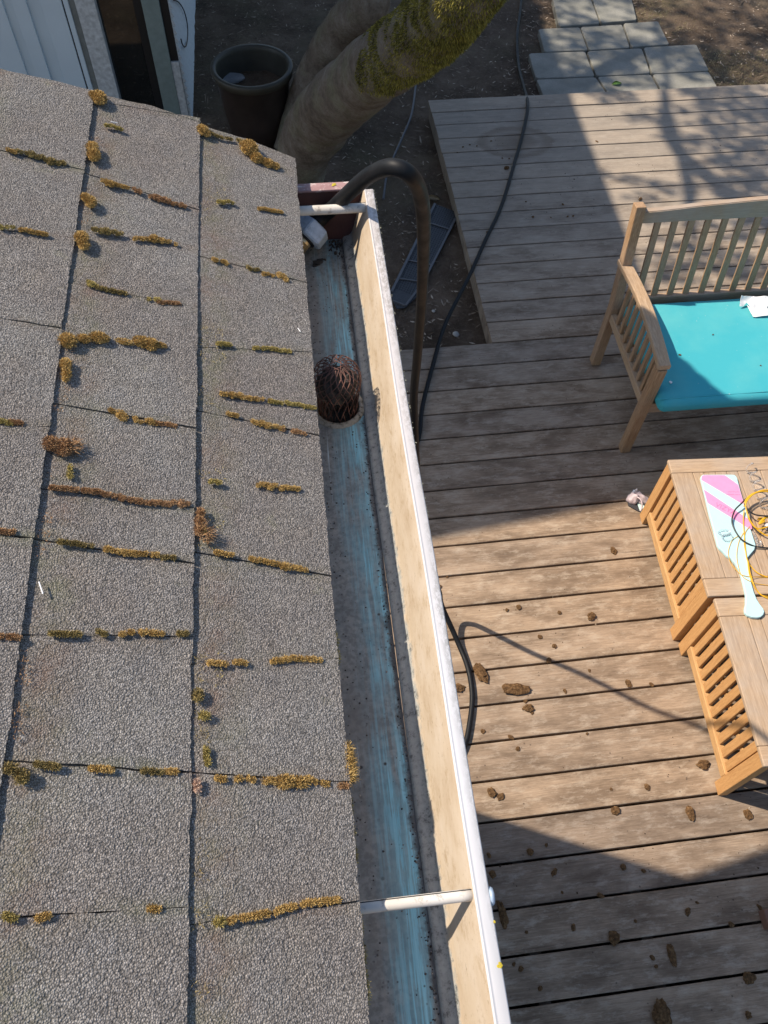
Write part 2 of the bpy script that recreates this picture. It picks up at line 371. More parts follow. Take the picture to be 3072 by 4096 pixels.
def bar(bm, a, b2, w, t, up=(0, 0, 1), bev=.003):
    """bar from a to b2 of width w (sideways) and thickness t (along up)"""
    a, b2 = Vector(a), Vector(b2); d = b2 - a; L = d.length; zz = d.normalized()
    u = Vector(up); u = (u - zz * u.dot(zz)).normalized(); sx = u.cross(zz)
    m4 = Matrix.Translation(a) @ Matrix((sx, u, zz)).transposed().to_4x4()
    box(bm, -w / 2, w / 2, -t / 2, t / 2, 0, L, bev, m4)
def catmull(pts, n=8):
    pts = [Vector(p) for p in pts]; q = [pts[0] * 2 - pts[1]] + pts + [pts[-1] * 2 - pts[-2]]; out = []
    for i in range(1, len(q) - 2):
        for k in range(n):
            t = k / n; a, b_, c, d = q[i - 1], q[i], q[i + 1], q[i + 2]
            out.append(.5 * ((2 * b_) + (c - a) * t + (2 * a - 5 * b_ + 4 * c - d) * t * t + (3 * b_ - a - 3 * c + d) * t ** 3))
    out.append(pts[-1]); return out
def tube(pts, r, seg=12, close=False, bm=None, caps=True):
    bm = bm or bmesh.new(); n = len(pts); rings = []
    rr = r if hasattr(r, '__len__') else [r] * n
    nrm = None
    for i, p in enumerate(pts):
        if close: t = (pts[(i + 1) % n] - pts[i - 1])
        else: t = pts[min(i + 1, n - 1)] - pts[max(i - 1, 0)]
        t.normalize()
        if nrm is None: nrm = t.orthogonal().normalized()
        nrm = (nrm - t * nrm.dot(t)).normalized(); bi = t.cross(nrm)
        rings.append([bm.verts.new(p + (nrm * math.cos(2 * PI * k / seg) + bi * math.sin(2 * PI * k / seg)) * rr[i]) for k in range(seg)])
    for i in range(n if close else n - 1):
        a, b_ = rings[i], rings[(i + 1) % n]
        for k in range(seg): bm.faces.new((a[k], a[(k + 1) % seg], b_[(k + 1) % seg], b_[k]))
    if not close and caps: bm.faces.new(rings[0][::-1]); bm.faces.new(rings[-1])
    return bm
def lathe(prof, seg=32, c=(0, 0, 0), bm=None, m4=None, capb=False, capt=False):
    bm = bm or bmesh.new(); rings = []
    for r, z in prof:
        ring = []
        for k in range(seg):
            a = 2 * PI * k / seg; v = Vector((r * math.cos(a), r * math.sin(a), z))
            if m4 is not None: v = m4 @ v
            ring.append(bm.verts.new(v + Vector(c)))
        rings.append(ring)
    for a, b_ in zip(rings, rings[1:]):
        for k in range(seg): bm.faces.new((a[k], a[(k + 1) % seg], b_[(k + 1) % seg], b_[k]))
    if capb: bm.faces.new(rings[0][::-1])
    if capt: bm.faces.new(rings[-1])
    return bm
def prism(pts, z0, z1, bev=0.0, bm=None):
    bm = bm or bmesh.new()
    lo = [bm.verts.new((p[0], p[1], z0)) for p in pts]; hi = [bm.verts.new((p[0], p[1], z1)) for p in pts]
    n = len(pts); bm.faces.new(lo[::-1]); top = bm.faces.new(hi)
    for i in range(n): bm.faces.new((lo[i], lo[(i + 1) % n], hi[(i + 1) % n], hi[i]))
    bmesh.ops.recalc_face_normals(bm, faces=bm.faces[:])
    if bev: bmesh.ops.bevel(bm, geom=[e for e in top.edges], offset=bev, segments=3, affect='EDGES', profile=.5)
    return bm

# ================================================================== GROUND, DECK, PATH
bm = bmesh.new()
GX = np.concatenate([np.linspace(-60, -3, 8), np.linspace(-2.5, 6, 110), np.linspace(7, 60, 8)])
GY = np.concatenate([np.linspace(-40, -1, 6), np.linspace(2.4, 8.5, 90), np.linspace(10, 80, 8)])
gv = [bm.verts.new((x, y, -.125 + .012 * math.sin(x * 3.1 + 1) * math.sin(y * 2.7) + random.uniform(-.006, .006))) for y in GY for x in GX]
nx = len(GX)
for j in range(len(GY) - 1):
    for i in range(nx - 1): bm.faces.new((gv[j * nx + i], gv[j * nx + i + 1], gv[(j + 1) * nx + i + 1], gv[(j + 1) * nx + i]))
obj('ground', bm, M['dirt'], smooth=True)['kind'] = 'structure'

# deck boards: gap lines measured across the boards (local frame turned 0.67 degrees)
gaps = [-.006 - .146 * k for k in range(14, 0, -1)] + [-.006 + .1461 * k for k in range(0, 11)]
gaps = sorted(gaps); g0 = gaps[-1]
for k in range(1, 24): gaps.append(g0 + (4.884 - g0) / 23 * k)
gaps += [5.026, 5.173]
STEP = min(gaps, key=lambda g: abs(g - 2.93))
dv, df, bidv = [], [], []
def deck_board(x0, x1, y0, y1, z=0.0, th=.032):
    r = random.random(); g = .0041 if y1 - y0 > .12 else .002
    y0 += g; y1 -= g; rr = .0035; tilt = random.uniform(-.0008, .0008)
    prof = [(y0, -th), (y0, -rr), (y0 + rr * .3, -rr * .3), (y0 + rr, 0), (y1 - rr, 0), (y1 - rr * .3, -rr * .3), (y1, -rr), (y1, -th)]
    xs = np.linspace(x0, x1, max(2, int((x1 - x0) / .12)))
    base = len(dv); n = len(prof); w = [random.uniform(-.0008, .0008) for _ in xs]; h = [random.uniform(-.0006, .0006) for _ in xs]
    for i, x in enumerate(xs):
        for (py, pz) in prof: dv.append((x, py + w[i], z + pz + h[i] + tilt)); bidv.append(r)
    for i in range(len(xs) - 1):
        for k in range(n): df.append((base + i * n + k, base + i * n + (k + 1) % n, base + (i + 1) * n + (k + 1) % n, base + (i + 1) * n + k))
    df.append(tuple(base + k for k in range(n))); df.append(tuple(base + (len(xs) - 1) * n + k for k in range(n))[::-1])
for a, c in zip(gaps, gaps[1:]):
    x0 = -.42 if c <= STEP + .01 else 1.012 + random.uniform(-.003, .003)
    if c > 4.9: deck_board(x0, 4.6, a + .001, c - .001)
    else:
        deck_board(x0, 4.6, a, c)
me = pyd('deck', dv, [f[::-1] for f in df], M['deck'])
at_ = me.attributes.new('bid', 'FLOAT', 'POINT'); at_.data.foreach_set('value', bidv)
bm = bmesh.new(); bm.from_mesh(me); bmesh.ops.recalc_face_normals(bm, faces=bm.faces[:])
bid = bm.verts.layers.float['bid']
# rim boards and joists below (dark between the gaps)
n0 = len(bm.verts)
box(bm, 1.02, 1.055, STEP + .006, 5.165, -.124, -.036); box(bm, 1.056, 4.6, 5.13, 5.165, -.124, -.036)
box(bm, -.40, 1.019, STEP - .045, STEP - .008, -.124, -.036)
for x in np.arange(-.2, 4.5, .4): box(bm, x, x + .04, -1.95, STEP - .05, -.12, -.0345)
for x in np.arange(1.4, 4.5, .4): box(bm, x, x + .04, STEP, 5.12, -.12, -.0345)
bm.verts.ensure_lookup_table()
for v in bm.verts[n0:]: v[bid] = .1
deck = obj('deck', bm, M['deck']); deck.rotation_euler.z = math.radians(.67)
deck['kind'] = 'structure'

# paving slabs
slab_px = [ # corners in display pixels (1659 wide), far-left, far-right, near-right, near-left
 ([(1193, -8), (1274, -10), (1296, 50), (1207, 57)], 'top left concrete slab of the path, beside the black hose end'),
 ([(1277, -10), (1362, -12), (1376, 42), (1299, 48)], 'top right concrete slab of the path, with a warm sun patch'),
 ([(1163, 62), (1252, 58), (1270, 108), (1176, 112)], 'left slab in the second row of three, small sun spot on it'),
 ([(1254, 58), (1344, 52), (1361, 102), (1272, 108)], 'middle slab in the second row of three paving slabs'),
 ([(1347, 50), (1422, 45), (1446, 95), (1364, 101)], 'right slab in the second row, beside dry grass'),
 ([(1142, 115), (1264, 111), (1285, 164), (1158, 168)], 'left slab in the third row, nearest the black hose'),
 ([(1268, 110), (1386, 104), (1405, 158), (1289, 163)], 'middle slab in the third row behind the slab with the leaf'),
 ([(1390, 102), (1504, 96), (1532, 152), (1409, 158)], 'right slab in the third row, large sun patch on its middle'),
 ([(1159, 171), (1286, 166), (1316, 210), (1176, 214)], 'left slab touching the far edge of the deck'),
 ([(1291, 166), (1406, 160), (1432, 208), (1320, 212)], 'slab touching the deck with a green leaf on it'),
 ([(1410, 160), (1531, 154), (1560, 205), (1436, 209)], 'right slab touching the deck, dappled with leaf shadow')]
for pts, lab in slab_px:
    w = [D(x, y, -.085) for x, y in pts]; c = sum(w, Vector()) / 4
    tl = Matrix.Rotation(random.uniform(-.008, .008), 4, 'X') @ Matrix.Rotation(random.uniform(-.008, .008), 4, 'Y')
    pl = []
    for i in range(4):                       # slightly worn corners
        a, b_ = w[i], w[(i + 1) % 4]
        pl.append(a.lerp(b_, .04)); pl.append(a.lerp(b_, .35) + Vector((random.uniform(-.003, .003), random.uniform(-.003, .003), 0))); pl.append(a.lerp(b_, .96))
    bm = prism([(p.x - c.x, p.y - c.y) for p in pl], -.05, 0, .006); bm.transform(tl)
    o = obj('paving_slab', bm, M['paver']); o.location = (c.x, c.y, -.085)
    tag(o, lab, 'paving slab', 'concrete slabs of the garden path')

# ================================================================== HOUSE
EX, EZ = .006, CZ - .735                     # eave edge of the shingles
PH = math.radians(22.6); CP, SP = math.cos(PH), math.sin(PH)
def roofp(s, y, n=0.0): return Vector((EX - s * CP + n * SP, y, EZ + s * SP + n * CP))
def onroof(u, v, n=.003):                    # display pixel -> (s, y) on the roof plane
    d = ray(u * K, v * K); N = Vector((SP, 0, CP)); p0 = Vector((EX, 0, EZ)) + N * n
    t = (p0 - Vector((0, 0, CZ))).dot(N) / d.dot(N); p = Vector((0, 0, CZ)) + d * t
    return ((EX + n * SP - p.x) / CP, p.y)
SJ = [0.0, .1387, .2786, .4185, .5585]
rake = [onroof(*q) for q in [(635, 342), (540, 300), (430, 264), (330, 229), (202, 198), (100, 170), (0, 147)]]
rs = [a for a, _ in rake]; ry = [b_ for _, b_ in rake]
def rakey(s): return float(np.interp(s, rs + [.9, 3.2], ry + [1.09, 1.06]))
slots = [ # per course: ((left px), (right px), gap width)
 [((430, 295), (632, 372), .0008), ((430, 550), (652, 610), .0016), ((430, 885), (682, 940), .0022), ((415, 1188), (706, 1242), .0016), ((412, 1668), (742, 1690), .0016), ((410, 1996), (772, 1948), .0006), ((410, 745), (670, 762), .0004), ((415, 1432), (725, 1422), .0005)],
 [((190, 212), (425, 255), .0004), ((181, 368), (427, 452), .0016), ((165, 490), (425, 540), .0005), ((150, 608), (424, 666), .0012), ((115, 868), (418, 926), .0022), ((95, 1052), (415, 1098), .0009), ((72, 1160), (412, 1217), .0016), ((38, 1368), (411, 1375), .0006), ((-8, 1640), (406, 1668), .0020), ((-60, 1985), (404, 1960), .0006)],
 [((-150, 280), (181, 368), .0018), ((-150, 476), (160, 512), .0006), ((-200, 650), (132, 710), .0014), ((-200, 905), (118, 925), .0006), ((-250, 1135), (78, 1163), .0012), ((-250, 1378), (46, 1378), .0006)],
 [((-200, 180), (40, 232), .001)]]
rv, rf, rst = [], [], []
TH = .0036
def course(j):
    s0 = SJ[j]; s1 = SJ[j] + .150
    ylo = -.75
    sl = []
    if j < len(slots):
        for a, c, g in slots[j]:
            A = onroof(*a); B = onroof(*c)
            k = (A[1] - B[1]) / (A[0] - B[0]) if abs(A[0] - B[0]) > 1e-4 else 0
            y0 = B[1] + k * (s0 - B[0]); y1 = B[1] + k * (s1 - B[0])
            sl.append((y0, y1, g))
    sl.sort()
    bounds = [(ylo, ylo, 0)] + sl + [('r', 'r', 0)]
    for (a, c) in zip(bounds, bounds[1:]):
        A0, A1, ga = a
        rk = c[0] == 'r'
        B0, B1, gb = (1.3, 1.3, 0) if rk else c
        ns = 14; L = max(.02, B0 - A0); ny = max(6, int(L / .0035))
        lift = random.uniform(-.0004, .0006); base = len(rv)
        jb = np.random.normal(0, .0004, ny + 1) + np.convolve(np.random.normal(0, .0011, ny + 9), np.ones(9) / 9, 'valid')[:ny + 1] * 1.1
        jl = np.random.normal(0, .0004, ns + 1); jr = np.random.normal(0, .0004, ns + 1)
        for i in range(ns + 1):
            t = i / ns; s = s0 + t * (s1 - s0)
            ya = A0 + (A1 - A0) * t + ga / 2 + jl[i]
            yb = rakey(s) + jr[i] if rk else B0 + (B1 - B0) * t - gb / 2 + jr[i]
            nn = TH * (1 - (s - s0) / .14) + lift
            for k in range(ny + 1):
                q = k / ny; y = ya + (yb - ya) * q
                ss = s - (jb[k] if i == 0 else 0)
                rv.append(roofp(ss, y, nn + .0007 * math.sin(y * 11 + j) + .0004 * math.sin(y * 31 + s * 20)))
                e = (s1 - .012 - s) / .05                  # stain strip below the next butt edge
                st = max(0.0, 1 - abs(e - .35) / .75) if j < 3 else 0
                if not rk or q < .97: st = max(st, .8 * max(0, 1 - min(abs(y - ya), abs(yb - y)) / .012))
                rst.append(min(1, st))
        for i in range(ns):
            for k in range(ny):
                p = base + i * (ny + 1) + k; rf.append((p, p + 1, p + ny + 2, p + ny + 1))
        # butt face, slot faces
        lo = len(rv)
        for k in range(ny + 1):
            v = rv[base + k]; rv.append(v + Vector((-SP, 0, -CP)) * (TH * 1.05) + Vector((-CP, 0, SP)) * .001); rst.append(.6)
        for k in range(ny): rf.append((lo + k, lo + k + 1, base + k + 1, base + k))
        for side in (0, ny):
            lo = len(rv)
            for i in range(ns + 1):
                v = rv[base + i * (ny + 1) + side]; rv.append(v + Vector((-SP, 0, -CP)) * TH * 1.3); rst.append(.6)
            for i in range(ns):
                a_ = base + i * (ny + 1) + side; b_ = a_ + ny + 1
                rf.append((a_, b_, lo + i + 1, lo + i) if side == 0 else (b_, a_, lo + i, lo + i + 1))
for j in range(4): course(j)
# rest of the slope up to the ridge and the layer under the slots
def quad(v4, st=0.0):
    b0 = len(rv); rv.extend(v4); rst.extend([st] * 4); rf.append((b0, b0 + 1, b0 + 2, b0 + 3))
for j in range(4, 20):
    s0 = SJ[3] + .14 * (j - 3); quad([roofp(s0, -1.6, TH), roofp(s0, rakey(s0), TH), roofp(s0 + .15, rakey(s0), 0), roofp(s0 + .15, -1.6, 0)])
    quad([roofp(s0, -1.6, -.001), roofp(s0, rakey(s0), -.001), roofp(s0, rakey(s0), TH), roofp(s0, -1.6, TH)])
quad([roofp(-.001, -1.6, -.0022), roofp(-.001, rakey(0), -.0022), roofp(.6, rakey(.6) - .001, -.0022), roofp(.6, -1.6, -.0022)], .9)
quad([roofp(0, -1.6, TH * .8), roofp(0, -.752, TH * .8), roofp(.6, -.752, 0), roofp(.6, -1.6, 0)])
quad([roofp(-.001, -1.6, -.006), roofp(-.001, rakey(0), -.006), roofp(-.001, rakey(0), -.0022), roofp(-.001, -1.6, -.0022)], .5)
RS = SJ[3] + .14 * 17
house = empty('house', (-.40, 0, -.12), 'house corner with moss-flecked grey shingle roof and white rain gutter, filling the left half', 'house')
me = pyd('roof', rv, rf, M['shingle']); a_ = me.attributes.new('stain', 'FLOAT', 'POINT'); a_.data.foreach_set('value', rst)
roof = obj('roof', me, None, house)
bm = bmesh.new()     # other slope and deck boards under the shingles
rid = roofp(RS, 0, 0)
for y0, y1 in ((-1.6, 1.02),):
    vs = [(rid.x, y0, rid.z), (rid.x, y1, rid.z), (rid.x - RS * CP, y1, EZ), (rid.x - RS * CP, y0, EZ)]
    bm.faces.new([bm.verts.new(v) for v in vs])
    vs = [roofp(.004, y0, -.007), roofp(.004, 1.04, -.007), roofp(RS, 1.06, -.012), roofp(RS, y0, -.012)]
    vs2 = [v - Vector((0, 0, .014)) for v in vs]
    A = [bm.verts.new(v) for v in vs]; B = [bm.verts.new(v) for v in vs2]
    bm.faces.new(A); bm.faces.new(B[::-1])
    for i in range(4): bm.faces.new((A[i], B[i], B[(i + 1) % 4], A[(i + 1) % 4]))
obj('roof_deck', bm, M['fascia'], house)
bm = bmesh.new()     # rake board hanging below the roof edge
a0, a1 = roofp(.018, 1.103, -.026), roofp(RS, 1.103, -.026)
vs = [a0, a1, a1 - Vector((0, 0, .19)), a0 - Vector((0, 0, .19))]
A = [bm.verts.new(v) for v in vs]; B = [bm.verts.new(v - Vector((0, .022, 0))) for v in vs]
bm.faces.new(A[::-1]); bm.faces.new(B)
for i in range(4): bm.faces.new((A[i], A[(i + 1) % 4], B[(i + 1) % 4], B[i]))
obj('rake_board', bm, M['fascia'], house)
obj('fascia', bx(-.034, -.014, -1.6, 1.01, EZ - .17, EZ - .012), M['fascia'], house)
obj('soffit', bx(-.40, -.035, -1.6, 1.008, EZ - .175, EZ - .160), M['soffit'], house)
bm = bmesh.new(); box(bm, -4.6, -.40, -1.6, 1.005, -.12, EZ - .01)
vs = [(-.40, 1.005, EZ - .01), (-4.6, 1.005, EZ - .01), (rid.x, 1.005, rid.z - .05)]
bm.faces.new([bm.verts.new(v) for v in vs])
obj('wall', bm, M['siding'], house)

# ---- gutter: house > gutter > floor, outer wall, lip, end cap, outlet ring, spikes
GY0, GY1 = -1.6, 1.036
FZ = CZ - .848                                # gutter floor height
gut = obj('gutter', bx(-.0135, -.0115, GY0, GY1, FZ - .002, EZ - .022), M['whitedirty'], house)
def strip(name, prof, mat, y0=GY0, y1=GY1, ny=160, wob=.0, par=gut, sm=True):
    bm = bmesh.new(); rows = []
    for k in range(ny + 1):
        y = y0 + (y1 - y0) * k / ny
        dx = .0007 * math.sin(y * 6.1) + .0005 * math.sin(y * 15 + 2)
        rows.append([bm.verts.new((x + dx * wob, y, z)) for x, z in prof])
    for a, b_ in zip(rows, rows[1:]):
        for i in range(len(prof) - 1): bm.faces.new((a[i], a[i + 1], b_[i + 1], b_[i]))
    return obj(name, bm, mat, par, smooth=sm)
# floor with the outlet hole
OC = (.0365, .700); OR = .0285
fx0, fx1 = -.0135, .0715
bm = bmesh.new()
ring = [bm.verts.new((OC[0] + OR * math.cos(2 * PI * k / 48), OC[1] + OR * math.sin(2 * PI * k / 48), FZ)) for k in range(48)]
outer = []
for k in range(48):
    a = 2 * PI * k / 48; c, s_ = math.cos(a), math.sin(a)
    tx = ((fx1 - OC[0]) / c if c > 0 else (fx0 - OC[0]) / c) if abs(c) > 1e-6 else 9; ty = .06 / abs(s_) if abs(s_) > 1e-6 else 9
    t = min(tx, ty); outer.append(bm.verts.new((OC[0] + c * t, OC[1] + s_ * t, FZ)))
for k in range(48): bm.faces.new((ring[k], ring[(k + 1) % 48], outer[(k + 1) % 48], outer[k]))
for ya, yb in ((GY0, OC[1] - .06), (OC[1] + .06, GY1)):
    bm.faces.new([bm.verts.new(v) for v in ((fx0, ya, FZ), (fx1, ya, FZ), (fx1, yb, FZ), (fx0, yb, FZ))])
bmesh.ops.recalc_face_normals(bm, faces=bm.faces[:])
for f in bm.faces:
    if f.normal.z < 0: f.normal_flip()
obj('channel_floor', bm, M['floor'], gut)
prof = [(.0712, FZ + .0002), (.0716, FZ + .0022), (.0728, FZ + .0042), (.0750, FZ + .0055), (.0780, FZ + .0062), (.0810, FZ + .0075), (.0838, FZ + .0100), (.0862, FZ + .0145), (.0885, FZ + .022), (.0915, FZ + .036), (.0950, FZ + .052), (.0985, FZ + .068), (.1022, FZ + .084), (.1042, FZ + .0905)]
strip('outer_wall', prof, M['gwall'], wob=1)
back = [(x + .0011, z - .0006) for x, z in prof][::-1]
strip('front_face', back, M['white'], wob=1)
rz = FZ + .0905
strip('lip', [(.1042, rz), (.1046, rz + .0012), (.1056, rz + .0018), (.1066, rz + .0012), (.1072, rz + .0008), (.1080, rz + .0007), (.1165, rz + .0010), (.1178, rz), (.1182, rz - .002), (.1180, rz - .012), (.1168, rz - .0125)], M['lip'], y1=1.030, wob=1)
# underside pieces of floor
obj('channel_underside', bx(fx0, fx1, GY0, OC[1] - .05, FZ - .003, FZ - .001), M['whitedirty'], gut)
bm = bmesh.new()
box(bm, -.012, .104, GY1, GY1 + .0015, FZ, rz - .004)
cap = obj('end_cap', bm, m_plain('dark_maroon_metal', (.085, .040, .038), .6, var=.2, scale=30), gut)
obj('cap_flange', bx(-.012, .104, GY1 - .0025, GY1 + .0155, rz - .0035, rz + .0005, .0015), M['maroon'], cap)
def blob(c, r, h, mat, name, par, seed=0):
    rnd = random.Random(seed); bm = bmesh.new()
    for k in range(7):
        a = rnd.uniform(0, 6.28); q = rnd.uniform(0, r * .7)
        m4 = Matrix.Translation(Vector(c) + Vector((math.cos(a) * q, math.sin(a) * q, 0))) @ Matrix.Diagonal((1, 1, h / r, 1))
        bmesh.ops.create_icosphere(bm, subdivisions=2, radius=r * rnd.uniform(.35, .6), matrix=m4)
    return obj(name, bm, mat, par)
blob((.0600, GY1 + .008, rz + .001), .0042, .0012, M['lichen'], 'lichen', cap, 1)
lip = [o for o in gut.children if o.name.startswith('lip')][0]
blob((.1172, .062, rz + .0004), .0018, .0010, M['lichen'], 'lichen', gut, 2)
blob((.1165, .030, rz + .0008), .0026, .0010, M['lichen'], 'lichen', gut, 3)
# whitish crust on the far outer edge of the lip
bm = bmesh.new(); rnd = random.Random(5)
for k in range(170):
    y = 1.03 - .6 * rnd.random() ** 1.6
    m4 = Matrix.Translation((.1180 + rnd.uniform(-.0008, .0012), y, rz - rnd.uniform(0, .002))) @ Matrix.Rotation(rnd.uniform(0, 3), 4, 'Z') @ Matrix.Diagonal((1, 1.4, .6, 1))
    bmesh.ops.create_icosphere(bm, subdivisions=1, radius=rnd.uniform(.0002, .0007), matrix=m4)
obj('lichen_crust', bm, m_plain('grey_green_crust', (.26, .26, .20), .9, var=.4, scale=300), gut)['kind'] = 'stuff'
rg = lathe([(.0285, .0035), (.0300, .0046), (.0335, .0042), (.0352, .0020), (.0358, .0002)], 64, (OC[0], OC[1], FZ)); 
lathe([(.0285, .0035), (.0280, -.02), (.0272, -.16)], 64, (OC[0], OC[1], FZ), rg)
obj('outlet_ring', rg, M['ring'], gut, smooth=True)
obj('downspout', lathe([(.030, -.004), (.0295, -.1), (.036, -.12), (.036, -FZ + .05)], 24, (OC[0], OC[1], FZ)), M['white'], gut, smooth=True)
def spike(y, r, head):
    z = rz - .0065 - r * .0
    s = obj('gutter_spike', tube([Vector((x, y + .002 * (0.105 - x) * 0, z)) for x in np.linspace(-.0135, .1040, 14)], r, 16), M['rodm'], gut, smooth=True)
    obj('seam', tube([Vector((-.0135, y + r * .72, z + r * .72)), Vector((.104, y + r * .72, z + r * .72))], .00045, 6), M['black'], s)
    if head:
        m4 = Matrix.Translation((.1190, y - .003, rz - .006)) @ Matrix.Rotation(PI / 2, 4, 'Y')
        obj('spike_head', lathe([(.0075, -.001), (.0078, .001), (.0065, .0028), (.003, .0036), (.0001, .0038)], 20, (0, 0, 0), m4=m4, capb=True), M['galv'], s, smooth=True)
spike(.0855, .0051, True); spike(.9985, .0068, False)

# ---- strainer standing in the outlet
st = empty('downspout_strainer', (OC[0], OC[1], FZ), 'rusty wire mesh strainer dome standing in the round gutter outlet', 'gutter strainer')
bm = bmesh.new(); NW = 20
prof = [(.0235, -.035), (.0245, -.010), (.0262, .015), (.0290, .040), (.0308, .055), (.0300, .066), (.0255, .0745), (.0185, .0800), (.0095, .0830)]
pr = catmull([Vector((r, 0, z)) for r, z in prof], 6)
def sp(t):                                   # t 0..1 along the profile
    q = t * (len(pr) - 1); i = min(int(q), len(pr) - 2); return pr[i].lerp(pr[i + 1], q - i)
rnd = random.Random(3)
rows = [0, .09, .18, .27, .36, .45, .54, .63, .73, .84, 1.0]
node = [[Vector() for _ in range(NW)] for _ in rows]
for i, t in enumerate(rows):
    for k in range(NW):
        a = 2 * PI * (k + (.5 if i % 2 else 0)) / NW + (.5 * t * t) + rnd.uniform(-.02, .02); p = sp(min(1, max(0, t + rnd.uniform(-.008, .008))))
        node[i][k] = Vector((OC[0] + p.x * math.cos(a), OC[1] + p.x * math.sin(a), FZ + p.z))
for i in range(len(rows) - 1):
    for k in range(NW):
        for dk in ((0, -1) if i % 2 == 0 else (0, 1)):
            a, b_ = node[i][k], node[i + 1][(k + dk) % NW]
            if i in (2, 3) and k in (15, 16, 17) and rnd.random() < .5: continue   # broken wires
            mid = a.lerp(b_, .5); out = (mid - Vector((OC[0], OC[1], mid.z))); 
            if out.length: mid += out.normalized() * .0006
            tube([a, mid, b_], .00056, 6, bm=bm, caps=False)
obj('wire_mesh', bm, M['rust'], st, smooth=True)
bm = bmesh.new(); bmesh.ops.create_icosphere(bm, subdivisions=4, radius=1)
from mathutils import noise as mn
for v in bm.verts:
    k = 1 + .35 * mn.noise(v.co * 2.2) + .18 * mn.noise(v.co * 7); v.co = Vector((OC[0] + v.co.x * .0235 * k, OC[1] + v.co.y * .0235 * k, FZ + .046 + v.co.z * .024 * k))
obj('trapped_leaves', bm, m_plain('rotten_leaves', (.050, .044, .038), .9, var=.5, scale=120, bump=.8), st)
bm = bmesh.new()
for a in range(6):
    p = Vector((OC[0] + .0095 * math.cos(a * PI / 3), OC[1] + .0095 * math.sin(a * PI / 3), FZ + .083)); q = Vector((OC[0] + .0095 * math.cos((a * PI / 3) + 1.9), OC[1] + .0095 * math.sin(a * PI / 3 + 1.9), FZ + .083))
    tube([p, q], .0006, 6, bm=bm)
obj('top_wire', bm, M['rust'], st)

# dark wet leaf litter stuck in the gutter
def flake(c, r, z, rnd, n=9, st_=.5):
    return [(c[0] + r * rnd.uniform(.5, 1.1) * math.cos(2 * PI * k / n), c[1] + r * st_ * rnd.uniform(.5, 1.1) * math.sin(2 * PI * k / n)) for k in range(n)]
rnd = random.Random(11)
bm = bmesh.new()
for (u, v, r) in ((1268, 1052, .011), (1262, 1062, .006), (1283, 1040, .006)):
    p = P(u, v, FZ + .001); prism(flake(p, r, 0, rnd, 11, .55), FZ + .0005, FZ + .002, bm=bm)
c = P(1268, 1052, FZ)
o = based('leaf_fragment', bm, m_plain('wet_dark_leaf', (.05, .05, .048), .6), (c.x, c.y, FZ)); tag(o, 'dark wet leaf scrap stuck on the gutter floor below the hose fitting', 'leaf')
bm = bmesh.new()
for k in range(160):
    u = rnd.gauss(1345, 28); v = rnd.gauss(945, 34) + (u - 1345) * .5; p = P(u, v, FZ)
    if p.x > .069 or p.y > 1.03: continue
    m4 = Matrix.Translation((p.x, p.y, FZ + rnd.uniform(.0005, .004))) @ Euler((rnd.uniform(0, 3), rnd.uniform(0, 3), rnd.uniform(0, 3))).to_matrix().to_4x4() @ Matrix.Diagonal((1, rnd.uniform(.3, 1), .4, 1))
    bmesh.ops.create_icosphere(bm, subdivisions=1, radius=rnd.uniform(.0012, .0036), matrix=m4)
o = obj('debris', bm, m_plain('black_gutter_muck', (.035, .032, .028), .7, var=.5, scale=200)); tag(o, 'black crumbly muck heaped at the far end of the gutter floor', 'debris', kind='stuff')

V, Fc, T = [], [], []
rnd = random.Random(31)
for _ in range(900):
    y = rnd.uniform(-.35, 1.02); c0 = rnd.random()
    x = .0700 - abs(rnd.gauss(0, .0035)) if c0 < .6 else (rnd.gauss(.014, .008) if c0 < .85 else rnd.uniform(.01, .068))
    if x < .0 or (x - OC[0]) ** 2 + (y - OC[1]) ** 2 < .037 ** 2: continue
    r = rnd.uniform(.0004, .0013); p = Vector((x, y, FZ + .0002)); b0 = len(V)
    for k in range(5):
        a = k * 2 * PI / 5 + 1; V.append(p + Vector((math.cos(a) * r, math.sin(a) * r * rnd.uniform(.6, 1.3), 0)))
    V.append(p + Vector((0, 0, r))); Fc += [(b0 + k, b0 + (k + 1) % 5, b0 + 5) for k in range(5)]; t = rnd.random() ** 2; T += [t] * 6
o = obj('grit', pyd('grit', V, Fc, m_moss('roof_grit', (.03, .028, .026), (.10, .095, .09), (.34, .32, .30), 50), T)); tag(o, 'loose shingle grit collected along the gutter floor', 'grit', kind='stuff')

# ================================================================== HOSE
H = [P(1243, 926, 2.330), P(1290, 868, 2.342), P(1338, 826, 2.366), P(1405, 762, 2.412), P(1472, 706, 2.462), P(1530, 676, 2.500), P(1585, 670, 2.515), P(1640, 700, 2.505), P(1678, 768, 2.455), P(1694, 880, 2.35),
     P(1692, 1080, 2.12), P(1683, 1260, 1.91), P(1668, 1440, 1.70), P(1655, 1600, 1.52)]
H += [Vector((.286, 1.354, 1.28)), Vector((.322, 1.398, .95)), Vector((.370, 1.415, .62)), Vector((.396, 1.432, .45)), Vector((.427, 1.442, .30)), Vector((.455, 1.437, .20)), D(955, 1310, .125), D(985, 1378, .035), D(1010, 1440, .013), D(1020, 1500, .012), D(1015, 1560, .012),
      D(1003, 1612, .012), Vector((.42, .79, .012)), Vector((.32, .75, .012)), Vector((.16, .85, .013)), Vector((.08, 1.15, .013)), Vector((.11, 1.6, .013)), Vector((.24, 2.05, .013)), Vector((.42, 2.25, .013))]
